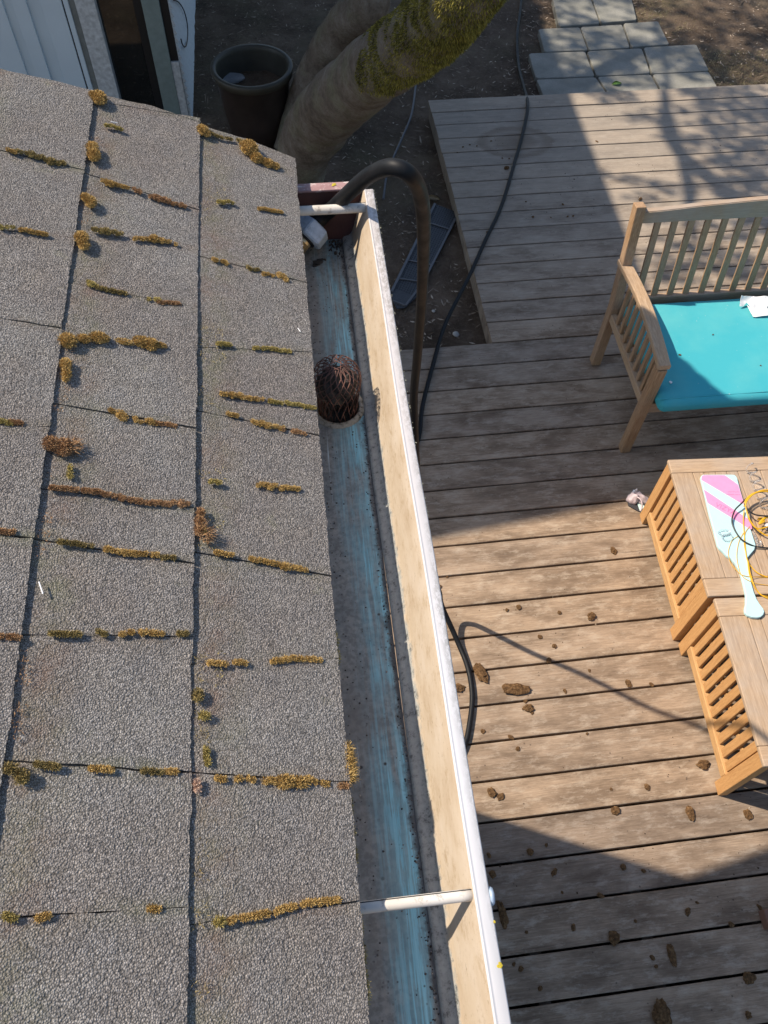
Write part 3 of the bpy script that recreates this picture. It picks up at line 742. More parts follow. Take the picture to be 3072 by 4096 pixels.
H += [D(903, 950, .013), D(912, 880, .013), D(932, 800, .013), D(962, 700, .013), D(1012, 600, .013), D(1048, 520, .013), D(1083, 445, .013), D(1112, 350, .013), D(1130, 285, .013), D(1140, 228, .012), D(1132, 190, -.05), D(1120, 140, -.10), D(1117, 80, -.105), D(1124, 20, -.105), D(1133, -60, -.105), D(1150, -150, -.105)]
hose = based('garden_hose', tube(catmull(H, 10), .0108, 16), M['hose'], (.5, 1.2, 0), smooth=True)
tag(hose, 'thick black rubber hose arching out of the gutter end and trailing over the deck', 'hose')
# fitting
hd = (H[0] - H[1]).normalized()
m4 = Matrix.Translation(H[0]) @ hd.to_track_quat('Z', 'Y').to_matrix().to_4x4() @ Matrix.Rotation(math.radians(10), 4, 'Z')
bm = bmesh.new(); lathe([(.0225, -.0135), (.0275, -.0105), (.0275, .0105), (.0225, .0135)], 6, bm=bm, m4=m4, capb=True, capt=True)
bmesh.ops.bevel(bm, geom=bm.edges[:], offset=.0012, segments=2, affect='EDGES')
hose_child = dict(parent=hose)
def under(name, bm, mat, smooth=False):
    o = obj(name, bm, mat, smooth=smooth); o.parent = hose; o.data.transform(Matrix.Translation(-Vector(hose.location))); return o
nut = under('hex_nut', bm, M['galv'])
under('washer', lathe([(.001, .0126), (.0175, .0128), (.0180, .0145), (.0170, .0165), (.001, .0166)], 28, m4=m4), M['black'], True)
pf = [(.001, .016), (.0130, .0166), (.0130, .021)]
for k in range(5): pf += [(.0118, .0215 + k * .0028), (.0130, .0230 + k * .0028)]
pf += [(.0115, .037), (.006, .0372)]
under('brass_thread', lathe(pf, 28, m4=m4), M['brass'])
# thin cable lying on the dirt behind the gutter end
H2 = [D(896, 200, -.10), D(888, 250, -.10), D(870, 295, -.10), D(850, 340, -.09), D(835, 380, -.10), D(828, 430, -.10)]
o = based('thin_cable', tube(catmull([D(905, 120, -.105)] + H2, 8), .0075, 8), m_plain('grey_cable', (.10, .10, .105), .5), H2[2]); tag(o, 'thin dark grey cable running over the bare soil beside the tree', 'cable')

# ================================================================== MOSS
def blades(V, Fc, T, c, n, r, L, up, rnd, sp=1.0, w=.00033, flat=1.0):
    """short curved blades round a dome at c; up is the surface normal, r = (along, across) radii"""
    up = Vector(up).normalized(); ax = Vector((0, 1, 0)); ax = (ax - up * ax.dot(up)).normalized(); bx_ = up.cross(ax)
    for _ in range(n):
        a = rnd.uniform(0, 2 * PI); q = math.sqrt(rnd.random())
        ca, sa = math.cos(a) * q, math.sin(a) * q
        dome = math.sqrt(max(0, 1 - q * q)) * flat
        hgt = min(r) * dome
        base = Vector(c) + ax * (ca * r[0]) + bx_ * (sa * r[1]) + up * (hgt * rnd.uniform(.45, .95))
        d = (up * (.35 + dome * .8) + ax * (ca + rnd.uniform(-.6, .6)) * sp + bx_ * (sa + rnd.uniform(-.6, .6)) * sp).normalized()
        l = L * rnd.uniform(.55, 1.2); side = d.cross(Vector((rnd.uniform(-1, 1), rnd.uniform(-1, 1), rnd.uniform(-1, 1)))).normalized() * w
        bend = Vector((rnd.uniform(-1, 1), rnd.uniform(-1, 1), rnd.uniform(-.8, .5))) * l * .35
        b0 = len(V); mid = base + d * l * .55 + bend * .3; tip = base + d * l + bend
        V += [base - side, base + side, mid + side * .8, mid - side * .8, tip]; Fc += [(b0, b0 + 1, b0 + 2, b0 + 3), (b0 + 3, b0 + 2, b0 + 4)]
        t = rnd.random(); T += [t * .6, t * .6, t * .9, t * .9, min(1, t + .1)]
def dome(V, Fc, T, c, r, up, rnd, h):
    up = Vector(up).normalized(); ax = Vector((0, 1, 0)); ax = (ax - up * ax.dot(up)).normalized(); bx_ = up.cross(ax)
    b0 = len(V); rings, segs = 4, 12
    for i in range(rings + 1):
        t = i / rings * PI / 2
        for k in range(segs):
            a = 2 * PI * k / segs; w = 1 + rnd.uniform(-.15, .15)
            V.append(Vector(c) + ax * r[0] * math.cos(a) * math.cos(t) * w + bx_ * r[1] * math.sin(a) * math.cos(t) * w + up * h * math.sin(t)); T.append(rnd.uniform(0, .35))
    for i in range(rings):
        for k in range(segs):
            Fc.append((b0 + i * segs + k, b0 + i * segs + (k + 1) % segs, b0 + (i + 1) * segs + (k + 1) % segs, b0 + (i + 1) * segs + k))
NR = Vector((SP, 0, CP))
ROOFPX = lambda z: 1763 / z
def moss_at(V, Fc, T, u, v, ru, rvv, rnd, L=.0045, dens=1.0, hf=.75, sp_=1.0, n0=.003):
    """clump at display pixel u,v; ru, rvv half sizes in display pixels"""
    s, y = onroof(u, v, n0); c = roofp(s, y, n0 + .001)
    s2, y2 = onroof(u + ru, v, n0); s3, y3 = onroof(u, v - rvv, n0)
    rx = max(.0025, (roofp(s2, y2) - roofp(s, y)).length * .85); ryy = max(.0025, (roofp(s3, y3) - roofp(s, y)).length * .85)
    h = min(rx, ryy) * hf
    dome(V, Fc, T, c - NR * .001, (ryy * .85, rx * .85), NR, rnd, h * .8)
    n = int(min(2200, 60 + rx * ryy * 9e6 * dens))
    blades(V, Fc, T, c, n, (ryy, rx), L * .48 * (.7 + min(rx, ryy) * 30), NR, rnd, sp_, flat=hf)
    return c
rnd = random.Random(21)
big = [ # name label, material, blobs
 ('orange tufted moss clump on the top edge of the roof beside the white door panel', 'moss', [(200, 208, 9, 8), (213, 216, 17, 15)]),
 ('upright oval olive moss clump on the second shingle step from the roof corner', 'moss', [(199, 322, 14, 12), (202, 338, 15, 16)]),
 ('ochre moss clump two below the roof corner on the left shingle step', 'moss', [(184, 430, 11, 10), (195, 440, 13, 14)]),
 ('rounded rusty moss clump third down the left shingle step', 'moss', [(176, 518, 17, 15), (180, 532, 14, 12)]),
 ('small ochre moss clump at the roof edge on the middle shingle step', 'moss', [(437, 285, 13, 10), (446, 292, 8, 6)]),
 ('bent golden moss clump near the roof edge above the gutter end cap', 'moss', [(536, 325, 20, 16), (553, 345, 14, 10), (578, 356, 16, 8), (594, 362, 9, 6)]),
 ('long ochre moss hump joining the left shingle step, shaped like an elbow', 'moss', [(146, 740, 22, 16), (180, 735, 18, 9), (214, 733, 25, 12)]),
 ('tall narrow golden moss strip down the left shingle step', 'moss', [(141, 790, 14, 14), (142, 812, 12, 18)]),
 ('biggest shaggy orange moss clump straddling the left shingle step', 'mossred', [(110, 962, 22, 17), (137, 970, 22, 22)]),
 ('plump ochre moss mound with a tapering tail in the middle of the roof', 'moss', [(268, 741, 22, 6), (305, 742, 22, 12), (325, 748, 18, 14), (345, 748, 16, 6)]),
 ('russet moss clump with straw strands on the middle shingle step', 'mossred', [(433, 1110, 10, 12), (430, 1128, 12, 14), (428, 1148, 11, 12)]),
 ('largest dark olive moss mat in the seam near the bottom of the roof', 'moss', [(582, 1688, 22, 9), (615, 1690, 28, 17), (646, 1691, 24, 15), (665, 1686, 12, 9)]),
 ('grey green moss clump at the left frame edge where the step meets a seam', 'mossgreen', [(22, 1662, 20, 14), (46, 1680, 20, 20)]),
 ('round grey green moss button on the middle shingle step', 'mossgreen', [(426, 1503, 13, 17)]),
 ('small straw yellow moss tuft below the grey green moss button', 'mossyel', [(440, 1548, 16, 10)]),
 ('pale pink dead moss tuft on the middle shingle step near the bottom', 'mosspale', [(424, 1692, 10, 10), (425, 1706, 9, 9)]),
 ('yellow green moss tuft at the start of the lowest seam line', 'mossyel', [(472, 1992, 17, 13)])]
for lab, mt, bl in big:
    V, Fc, T = [], [], []
    for (u, v, a, c_) in bl: c = moss_at(V, Fc, T, u, v, a, c_, rnd, .0058, 1.15, .95)
    if 'russet' in lab or 'shaggy' in lab:
        u, v = (438, 1155) if 'russet' in lab else (150, 965)
        s, y = onroof(u, v); blades(V, Fc, T, roofp(s, y, .003), 150, (.008, .009), .008, (.7, -.2, .5), rnd, .8)
    o = based('moss_clump', pyd('moss_clump', V, Fc, M[mt], T), None, tuple(c)); tag(o, lab, 'moss', 'moss clumps on the shingle roof')
# a clump hanging over the eave
V, Fc, T = [], [], []
for k in range(7):
    u, v = 750 + k * .7, 1618 + k * 9.5; s, y = onroof(u, v); blades(V, Fc, T, roofp(-.001, y, -.001), 130, (.006, .0045), .0062, (.8, 0, .5), rnd, 1.0)
c = roofp(0, onroof(752, 1650)[1])
o = based('moss_clump', pyd('moss_clump', V, Fc, M['moss'], T), None, tuple(c)); tag(o, 'brown moss clump hanging over the roof edge into the gutter', 'moss', 'moss clumps on the shingle roof')
# seam moss (stuff)
lines = [ # (pts, half width px, material)
 ([(18, 326), (32, 330)], 6, 'moss'), ([(36, 328), (62, 336), (92, 342)], 9, 'mossgreen'), ([(92, 343), (112, 350), (140, 355)], 9, 'mossgreen'),
 ([(0, 492), (28, 494)], 9, 'mossyel'), ([(45, 498), (70, 503), (100, 508)], 5, 'moss'), ([(228, 272), (246, 276), (262, 282)], 6, 'mossyel'),
 ([(222, 393), (246, 398)], 10, 'moss'), ([(246, 399), (275, 408)], 4, 'moss'), ([(290, 412), (330, 427), (372, 440), (400, 446)], 8, 'mossred'),
 ([(200, 499), (232, 502), (262, 508)], 8, 'mossgreen'), ([(290, 516), (325, 518), (345, 521), (378, 528)], 8, 'moss'), ([(325, 518), (345, 521)], 10, 'moss'),
 ([(190, 612), (208, 618)], 8, 'mossyel'), ([(210, 622), (240, 630), (270, 636)], 5, 'mossgreen'), ([(322, 648), (342, 652)], 9, 'mossyel'), ([(342, 655), (385, 658)], 4, 'mossred'),
 ([(238, 890), (258, 898), (290, 906)], 11, 'moss'), ([(292, 908), (315, 914), (336, 916)], 10, 'moss'), ([(336, 916), (378, 922)], 3, 'mossred'),
 ([(0, 912), (24, 914)], 11, 'mossyel'), ([(24, 914), (46, 916)], 4, 'mossred'), ([(150, 1010), (152, 1030)], 8, 'mossyel'),
 ([(110, 1055), (165, 1060), (205, 1064)], 3, 'mossred'), ([(205, 1064), (232, 1070), (258, 1074)], 8, 'mossred'), ([(260, 1078), (310, 1086), (350, 1090)], 7, 'mossred'), ([(350, 1088), (380, 1090), (405, 1092)], 12, 'mossred'),
 ([(0, 1150), (28, 1152)], 6, 'mossred'), ([(130, 1170), (165, 1176), (198, 1182)], 8, 'mossgreen'), ([(230, 1188), (270, 1196), (340, 1200)], 7, 'moss'), ([(262, 1194), (290, 1198)], 9, 'moss'), ([(350, 1204), (376, 1206)], 7, 'mossgreen'),
 ([(0, 1376), (38, 1378)], 6, 'mossred'), ([(110, 1370), (170, 1372)], 5, 'mossgreen'), ([(212, 1368), (226, 1372)], 10, 'mossgreen'), ([(262, 1370), (286, 1368)], 9, 'moss'), ([(305, 1368), (350, 1370)], 9, 'moss'), ([(385, 1370), (402, 1371)], 4, 'mossgreen'),
 ([(78, 1652), (125, 1658)], 4, 'mossgreen'), ([(195, 1660), (240, 1664)], 7, 'moss'), ([(310, 1666), (345, 1668)], 8, 'mossgreen'), ([(360, 1668), (380, 1669)], 4, 'moss'),
 ([(322, 1963), (340, 1966)], 10, 'moss'), ([(82, 1982), (102, 1980)], 8, 'moss'), ([(10, 1980), (30, 1984)], 4, 'mossyel'),
 ([(470, 437), (503, 439)], 6, 'mossyel'), ([(560, 452), (585, 456), (608, 460)], 5, 'moss'), ([(450, 286), (475, 298), (520, 306)], 3, 'mossgreen'),
 ([(460, 562), (490, 570)], 5, 'moss'), ([(535, 580), (556, 586)], 6, 'mossgreen'), ([(570, 592), (596, 598), (618, 604)], 12, 'moss'),
 ([(470, 744), (496, 746)], 4, 'mossyel'), ([(550, 753), (590, 756), (625, 762)], 5, 'mossyel'),
 ([(478, 850), (500, 854)], 11, 'moss'), ([(500, 856), (540, 862), (582, 868)], 10, 'moss'), ([(582, 868), (630, 874), (680, 884)], 6, 'mossyel'),
 ([(492, 895), (512, 900)], 5, 'moss'), ([(545, 912), (575, 920), (610, 928)], 9, 'moss'), ([(610, 928), (656, 938)], 7, 'mossred'),
 ([(455, 1042), (474, 1044)], 6, 'mossyel'), ([(556, 1048), (590, 1052), (620, 1055)], 10, 'moss'), ([(620, 1055), (645, 1058)], 4, 'moss'),
 ([(466, 1194), (500, 1200)], 6, 'moss'), ([(540, 1208), (600, 1220)], 5, 'moss'), ([(605, 1222), (632, 1226)], 11, 'moss'), ([(632, 1228), (660, 1232)], 5, 'moss'),
 ([(452, 1434), (485, 1434)], 7, 'moss'), ([(505, 1432), (528, 1434)], 10, 'moss'), ([(588, 1430), (630, 1424), (690, 1426)], 8, 'moss'),
 ([(468, 1682), (500, 1684), (545, 1684)], 9, 'moss'), ([(680, 1692), (705, 1694)], 8, 'moss'), ([(735, 1698), (748, 1700)], 7, 'mossred'),
 ([(492, 1990), (535, 1982), (565, 1976)], 8, 'moss'), ([(572, 1972), (600, 1968), (625, 1962)], 10, 'moss'), ([(628, 1958), (660, 1952), (690, 1950)], 11, 'moss'), ([(698, 1948), (728, 1944)], 8, 'moss'),
 ([(438, 1140), (440, 1152)], 6, 'mossyel'), ([(444, 1620), (447, 1650)], 5, 'mossyel')]
acc = {}
for pts, w, mt in lines:
    V, Fc, T = acc.setdefault(mt, ([], [], []))
    q = catmull([Vector((a, c_, 0)) for a, c_ in pts], 12); L = sum((q[i + 1] - q[i]).length for i in range(len(q) - 1)); step = max(2.6, w * .6); n = max(1, int(L / step))
    for k in range(n + 1):
        p = q[min(len(q) - 1, int(k / n * (len(q) - 1)))]; ww = w * rnd.uniform(.25, 1.35) * .85 * (.35 + .75 * math.sin(PI * (k + .6) / (n + 1.2)) ** .8 if n > 1 else 1)
        if rnd.random() < .24 and 0 < k < n: continue
        moss_at(V, Fc, T, p.x + rnd.uniform(-1.5, 1.5), p.y + rnd.uniform(-.3, .3) * w, max(ww, step * .75), ww * .75, rnd, .0042, .75, .8)
# sparse fringe of strands under the two visible steps and at the eave
fr = [((425, 300), (408, 2200), 12, 620, 'mossgreen'), ((196, 250), (10, 1640), 10, 420, 'mossred'), ((455, 400), (455, 1500), 10, 200, 'mossyel')]
for a, c_, w, n, mt in fr:
    V, Fc, T = acc.setdefault(mt, ([], [], []))
    for _ in range(n):
        t = rnd.random(); u = a[0] + (c_[0] - a[0]) * t + 8 + rnd.uniform(0, w * 2.2); v = a[1] + (c_[1] - a[1]) * t
        if math.sin(v * .045) + math.sin(v * .017 + 1) < .3: continue
        s, y = onroof(u, v); blades(V, Fc, T, roofp(s, y, .0012), 3, (.0025, .0025), .0028, NR, rnd, 1.6, .00025)
V, Fc, T = acc['mossyel']
for y0 in [onroof(765, v)[1] for v in (1740, 1790, 1835, 1850, 2000, 2060, 2080, 2130, 2150)] + [onroof(725, 1380)[1], onroof(727, 1415)[1]]:
    blades(V, Fc, T, roofp(.0, y0, -.001), 70, (.009, .0025), .0028, (.8, 0, .4), rnd, 1.0)
for mt, (V, Fc, T) in acc.items():
    o = obj('moss', pyd('moss', V, Fc, M[mt], T)); tag(o, {'moss': 'ochre brown moss growing along the shingle seams', 'mossred': 'russet moss growing along the left shingle seams and steps', 'mossgreen': 'olive grey moss growing in the shingle seams', 'mossyel': 'yellowish moss tufts growing in the seams and along the roof edge'}[mt], 'moss', kind='stuff')
# pale bits on the roof
for (u, v, L, a, lab) in ((246, 267, .008, .2, 'tiny white twig beside the yellow green moss near the roof edge'), (645, 715, .006, -1.0, 'tiny pale splinter on the shingles left of the strainer'), (158, 1605, .012, -1.2, 'thin pale straw on the shingle step at the left')):
    s, y = onroof(u / (1 if u != 158 else 1.0), v); 
    if u == 158: s, y = onroof(88, 1272)
    c = roofp(s, y, .005); d = Vector((math.cos(a) * CP, math.sin(a), -math.cos(a) * SP)) * L * .5
    o = based('splinter', tube([c - d, c, c + d], .0006, 6), M['paper'], tuple(c)); tag(o, lab, 'splinter')

# ================================================================== DECK DEBRIS
def clod(u, v, a, b_, ang=0, rnd=rnd, h=.5, z=0.0, mat='clod'):
    p = D(u, v, z); sc = (CZ - z) * 1.02 / 1763 * .98; rx, ry_ = a * sc, b_ * sc
    bm = bmesh.new(); off = Vector((rnd.uniform(0, 50), rnd.uniform(0, 50), 0))
    from mathutils import noise as mn
    bmesh.ops.create_icosphere(bm, subdivisions=3 if max(a, b_) > 8 else 2, radius=1)
    for vv in bm.verts:
        k = 1 + .42 * mn.noise(vv.co * 1.5 + off) + .3 * mn.noise(vv.co * 4 + off) + .12 * mn.noise(vv.co * 9 + off); vv.co *= k
        vv.co = Vector((vv.co.x * rx, vv.co.y * ry_, vv.co.z * min(rx, ry_) * h))
    lo = min(vv.co.z for vv in bm.verts); 
    for vv in bm.verts: vv.co.z -= lo * .7
    bm.transform(Matrix.Rotation(ang, 4, 'Z'))
    o = obj('moss_clod', bm, M[mat]); o.location = (p.x, p.y, z + .0005); return o
special = [
 (1112, 1490, 30, 13, -.1, 'largest flat oval moss clod on the sunlit deck boards'),
 (1038, 1455, 13, 22, .45, 'shaggy upright moss clod right of the hose bend'),
 (1142, 1531, 11, 9, 0, 'crumbly light brown clod below the largest oval clod'),
 (1277, 1333, 11, 9, .6, 'dark two lobed moss clod in the middle of the sunlit deck'),
 (1325, 1190, 7, 11, .2, 'small dark upright clod left of the wooden tables'),
 (1518, 1652, 13, 10, 0, 'squarish brown moss clod left of the nearest table corner'),
 (1490, 1757, 9, 14, 0, 'upright brown clod on the sunlit board above the shadow tip'),
 (1615, 1760, 8, 10, 0, 'small brown clod on the sunlit board by the right frame edge'),
 (1329, 1752, 9, 8, 0, 'ochre clod sitting on a gap near the gutter shadow'),
 (1357, 1477, 6, 9, .3, 'narrow clod on the sunlit boards left of the table slats'),
 (1062, 1713, 8, 11, .3, 'dark upright clod, left one of a close pair near the gutter lip'),
 (1081, 1722, 8, 7, 0, 'round clod, right one of a close pair near the gutter lip'),
 (990, 1488, 14, 9, 0, 'reddish clod half hidden behind the black hose bend'),
 (1085, 1975, 8, 24, .1, 'long dark smear of moss on the shaded boards beside the spike head'),
 (1451, 2064, 7, 18, 0, 'long dark upright clod on the shaded boards at lower right'),
 (1428, 2192, 16, 24, 0, 'large dark clod at the bottom frame edge'),
 (1325, 2026, 10, 12, 0, 'dark clod above a gap in the shaded boards'),
 (1617, 2112, 12, 10, 0, 'dark clod on the gap at the lower right frame edge')]
for u, v, a, b_, an, lab in special: tag(clod(u, v, a, b_, an), lab, 'moss clod', 'moss clods on the deck')
lit = [(1120, 1312, 7, 6), (1095, 1318, 4, 4), (1208, 1324, 5, 5), (1166, 1376, 6, 5), (1197, 1396, 6, 5), (1185, 1427, 7, 6), (1273, 1449, 4, 3), (1220, 1493, 4, 6), (1043, 1580, 5, 5), (1103, 1593, 7, 5), (1118, 1618, 5, 5), (1397, 1701, 7, 6), (949, 1268, 5, 6), (1407, 1479, 6, 4), (1135, 1515, 4, 5), (1150, 1541, 4, 3), (1320, 1705, 3, 3), (966, 1247, 3, 3), (1268, 1585, 3, 3), (1130, 1532, 3, 3)]
for u, v, a, b_ in lit: tag(clod(u, v, a, b_, rnd.uniform(0, 3)), 'small brown moss clod lying on the sunlit deck boards between gutter and tables', 'moss clod', 'small moss clods on the sunlit boards')
dark = [(1145, 1841, 9, 9), (1063, 1889, 9, 8), (1197, 1884, 10, 6), (1346, 1874, 8, 7), (1390, 1882, 4, 6), (1238, 2003, 9, 5), (1485, 1969, 6, 10), (1506, 1950, 3, 5), (1409, 2069, 7, 5), (1417, 2088, 4, 5), (1616, 2192, 8, 7), (1297, 1935, 9, 6), (1180, 1826, 5, 4), (1056, 1848, 7, 5), (1579, 1997, 7, 6), (1167, 2135, 5, 6), (1125, 2093, 6, 6), (1640, 1960, 4, 8), (1214, 1928, 4, 3), (1137, 2014, 4, 4), (1110, 2083, 5, 4), (1372, 1990, 4, 4)]
for u, v, a, b_ in dark: tag(clod(u, v, a * .82, b_ * .82, rnd.uniform(0, 3)), 'small dark moss clod lying on the shaded near deck boards', 'moss clod', 'small moss clods on the shaded near boards')
far = [(1094, 364, 9, 8), (1000, 318, 4, 3), (1015, 313, 3, 3), (1030, 316, 3, 3), (1061, 305, 4, 3), (1226, 468, 5, 3), (1238, 467, 5, 3), (1151, 469, 4, 4), (1216, 442, 5, 3), (1289, 306, 6, 3), (1136, 436, 3, 3), (1085, 342, 3, 3), (1052, 502, 4, 3), (1383, 431, 9, 5), (1190, 470, 3, 2), (1406, 1132, 3, 3), (988, 330, 3, 2), (1100, 343, 3, 3)]
for u, v, a, b_ in far: tag(clod(u, v, a, b_, rnd.uniform(0, 3)), 'small dark speck of dirt on the grey boards of the far deck', 'moss clod', 'dirt specks on the far deck')
# dirt crumbs over all boards (countless)
V, Fc, T = [], [], []
rz67 = Matrix.Rotation(math.radians(.67), 3, 'Z')
for _ in range(2600):
    x = rnd.uniform(.1, 3.4); y = rnd.uniform(-.4, 5.1)
    if y > 2.95 and x < 1.03: continue
    if math.sin(x * 5 + y * 3) + math.sin(y * 7.3 - x * 2.1) + rnd.uniform(-1, 1) < .3: continue
    r = rnd.uniform(.0008, .0028) * (1 if rnd.random() < .9 else 1.8); p = Vector((x, y, r * .3)); b0 = len(V)
    for k in range(6):
        a = k * PI / 3; V.append(p + Vector((math.cos(a) * r * rnd.uniform(.6, 1.2), math.sin(a) * r * rnd.uniform(.6, 1.2), -r * .3)))
    V.append(p + Vector((0, 0, r * .8))); Fc += [(b0 + k, b0 + (k + 1) % 6, b0 + 6) for k in range(6)]; t = rnd.random(); T += [t if t > .8 else t * .3] * 7
o = obj('crumbs', pyd('crumbs', V, Fc, m_moss('dirt_crumb', (.045, .03, .02), (.11, .07, .04), (.50, .42, .32), 30), T)); tag(o, 'fine dirt crumbs scattered over the deck boards', 'debris', kind='stuff')

# litter on the soil
V, Fc, T = [], [], []
for _ in range(15000):
    x = rnd.uniform(-1.3, 4.4); y = rnd.uniform(2.9, 8.2)
    if x > .98 and y < 5.22: continue
    if x < -.66 and y > 5.15: continue
    p = Vector((x, y, -.118 + rnd.uniform(0, .006))); l = rnd.uniform(.005, .022) * (2.2 if rnd.random() < .08 else 1); w = rnd.uniform(.0015, .006)
    a = rnd.uniform(0, PI); d = Vector((math.cos(a), math.sin(a), rnd.uniform(-.3, .3))) * l; sd = Vector((-math.sin(a), math.cos(a), rnd.uniform(-.4, .4))) * w
    b0 = len(V); V += [p - d - sd * .3, p - d * .2 - sd, p + d - sd * .2, p + d + sd * .2, p + sd]; Fc.append(tuple(b0 + k for k in range(5))); t = rnd.random() ** 2.2; T += [t] * 5
o = obj('ground_litter', pyd('ground_litter', V, Fc, M['drybit'], T)); tag(o, 'dry leaf bits and twigs scattered over the dark soil', 'litter', kind='stuff')
V, Fc, T = [], [], []
for _ in range(5200):        # dry grass by the path
    if rnd.random() < .55: p0 = D(rnd.gauss(1440, 45), rnd.gauss(30, 28), -.12)
    else: p0 = D(rnd.uniform(1520, 1680), rnd.uniform(110, 200), -.12)
    if p0.y < 5.22: continue
    l = rnd.uniform(.012, .04); a = rnd.uniform(0, 6.28); d = Vector((math.cos(a), math.sin(a), rnd.uniform(.1, .8))).normalized() * l; sd = Vector((-math.sin(a), math.cos(a), 0)) * .0012
    b0 = len(V); V += [p0 - sd, p0 + sd, p0 + d]; Fc.append((b0, b0 + 1, b0 + 2)); t = rnd.random(); T += [t, t, t]
o = obj('dry_grass', pyd('dry_grass', V, Fc, m_moss('dry_grass', (.09, .08, .035), (.20, .17, .085), (.36, .31, .19), 8), T)); tag(o, 'thin dry grass beside the paving slabs', 'grass', kind='stuff')

# ================================================================== BENCH
def slanted(base, top, wx, wy, mat, name, par):
    bm = bmesh.new(); a, b_ = Vector(base), Vector(top); bar(bm, a, b_, wx, wy, (0, 1, 0), .004); return obj(name, bm, mat, par)
bench = empty('garden_bench', (2.08, 2.50, 0), 'weathered teak garden bench with slatted back and arms, holding a turquoise cushion', 'bench')
BX0, BX1 = 1.487, 2.70
for x in (BX0, BX1):
    slanted((x, 2.210, 0), (x, 2.210, .578), .046, .046, M['teak'], 'front_leg', bench)
    bm = bmesh.new(); bar(bm, (x, 2.775, 0), (x, 2.775, .40), .046, .050, (0, 1, 0), .004); bar(bm, (x, 2.775, .385), (x, 2.862, .895), .0455, .050, (0, 1, 0), .004)
    obj('back_leg', bm, M['teak'], bench)
    # arm, gently arched
    bm = bmesh.new(); n = 12; ring = []
    for k in range(n + 1):
        t = k / n; y = 2.842 - t * .655; z = .604 + .020 * math.sin(PI * t) - .004 * t; w = .027; dx = .010 * math.sin(PI * t) * (1 if x == BX0 else -1)
        ring.append([bm.verts.new((x + dx + sx * w, y, z + sz)) for sx, sz in ((-1, -.012), (-1, .009), (-.85, .012), (.85, .012), (1, .009), (1, -.012))])
    for a, b_ in zip(ring, ring[1:]):
        for i in range(6): bm.faces.new((a[i], a[(i + 1) % 6], b_[(i + 1) % 6], b_[i]))
    bm.faces.new(ring[0]); bm.faces.new(ring[-1][::-1]); bmesh.ops.recalc_face_normals(bm, faces=bm.faces[:])
    obj('armrest', bm, M['teaky'], bench)
    obj('side_rail', bx(x - .015, x + .015, 2.232, 2.752, .315, .360, .003), M['teaky'], bench)
    for k in range(8):
        y = 2.278 + k * .0585
        t = (2.842 - y) / .655; zt = .604 + .020 * math.sin(PI * t) - .013
        obj('arm_slat', bx(x - .008, x + .008, y - .011, y + .011, .358, zt, .002), M['teak'], bench)
def backp(z): return 2.775 + max(0, z - .40) * .172
# top rail with a wavy crest
bm = bmesh.new(); n = 40; rows = []
for k in range(n + 1):
    t = k / n; x = BX0 + .024 + t * (BX1 - BX0 - .048); e = min(t, 1 - t)
    crest = .868 + .020 * (1 - math.cos(min(1, e / .30) * PI)) / 2 + .012 * (1 - math.cos(min(1, max(0, e - .22) / .28) * PI)) / 2
    lo = .812; y0 = backp(.85)
    rows.append([bm.verts.new(v) for v in ((x, y0 - .016, lo), (x, y0 + .012, lo), (x, y0 + .020, crest), (x, y0 - .009, crest))])
for a, b_ in zip(rows, rows[1:]):
    for i in range(4): bm.faces.new((a[i], b_[i], b_[(i + 1) % 4], a[(i + 1) % 4]))
bm.faces.new(rows[0][::-1]); bm.faces.new(rows[-1]); bmesh.ops.recalc_face_normals(bm, faces=bm.faces[:])
bmesh.ops.bevel(bm, geom=[e for e in bm.edges if abs((e.verts[0].co - e.verts[1].co).x) > .01], offset=.003, segments=2, affect='EDGES')
obj('top_rail', bm, M['teakx'], bench)
obj('lower_back_rail', bx(BX0 + .024, BX1 - .024, backp(.42) - .013, backp(.42) + .013, .385, .440, .003), M['teakx'], bench)
NS = 14
for k in range(NS):
    x = BX0 + .024 + (k + 1) * (BX1 - BX0 - .048) / (NS + 1)
    bm = bmesh.new(); bar(bm, (x, backp(.43), .43), (x, backp(.82), .822), .030, .013, (0, 1, 0), .002); obj('back_slat', bm, M['teak'], bench)
for y in np.linspace(2.25, 2.72, 7): obj('seat_slat', bx(BX0 + .024, BX1 - .024, y - .028, y + .028, .355, .374, .003), M['teakx'], bench)
obj('front_rail', bx(BX0 + .024, BX1 - .024, 2.195, 2.218, .290, .354, .003), M['teakx'], bench)
obj('rear_rail', bx(BX0 + .024, BX1 - .024, 2.762, 2.785, .290, .354, .003), M['teakx'], bench)
for x in (BX0, BX1): pass

# cushion
from mathutils import noise as mn
bm = bmesh.new(); bmesh.ops.create_cube(bm, size=2); bmesh.ops.subdivide_edges(bm, edges=bm.edges[:], cuts=26, use_grid_fill=True)
cx0, cx1, cy0, cy1, cz0, cz1, cr = 1.512, 2.672, 2.122, 2.742, .362, .440, .034
def soft(t): return math.copysign(1 - (1 - abs(t)) ** 1.6, t)
for v in bm.verts:
    q_ = Vector(((cx0 + cx1) / 2 + soft(v.co.x) * (cx1 - cx0) / 2, (cy0 + cy1) / 2 + soft(v.co.y) * (cy1 - cy0) / 2, (cz0 + cz1) / 2 + v.co.z * (cz1 - cz0) / 2))
    c_ = Vector((min(max(q_.x, cx0 + cr), cx1 - cr), min(max(q_.y, cy0 + cr), cy1 - cr), min(max(q_.z, cz0 + cr), cz1 - cr)))
    d_ = q_ - c_
    if d_.length > 1e-6: q_ = c_ + d_.normalized() * cr
    if q_.z > .42:
        e_ = min(q_.x - cx0, cx1 - q_.x, q_.y - cy0, cy1 - q_.y)
        q_.z += .008 * min(1, max(0, e_ - .02) / .12) + .003 * mn.noise(q_ * 5) + .0012 * mn.noise(q_ * 17)
    v.co = q_
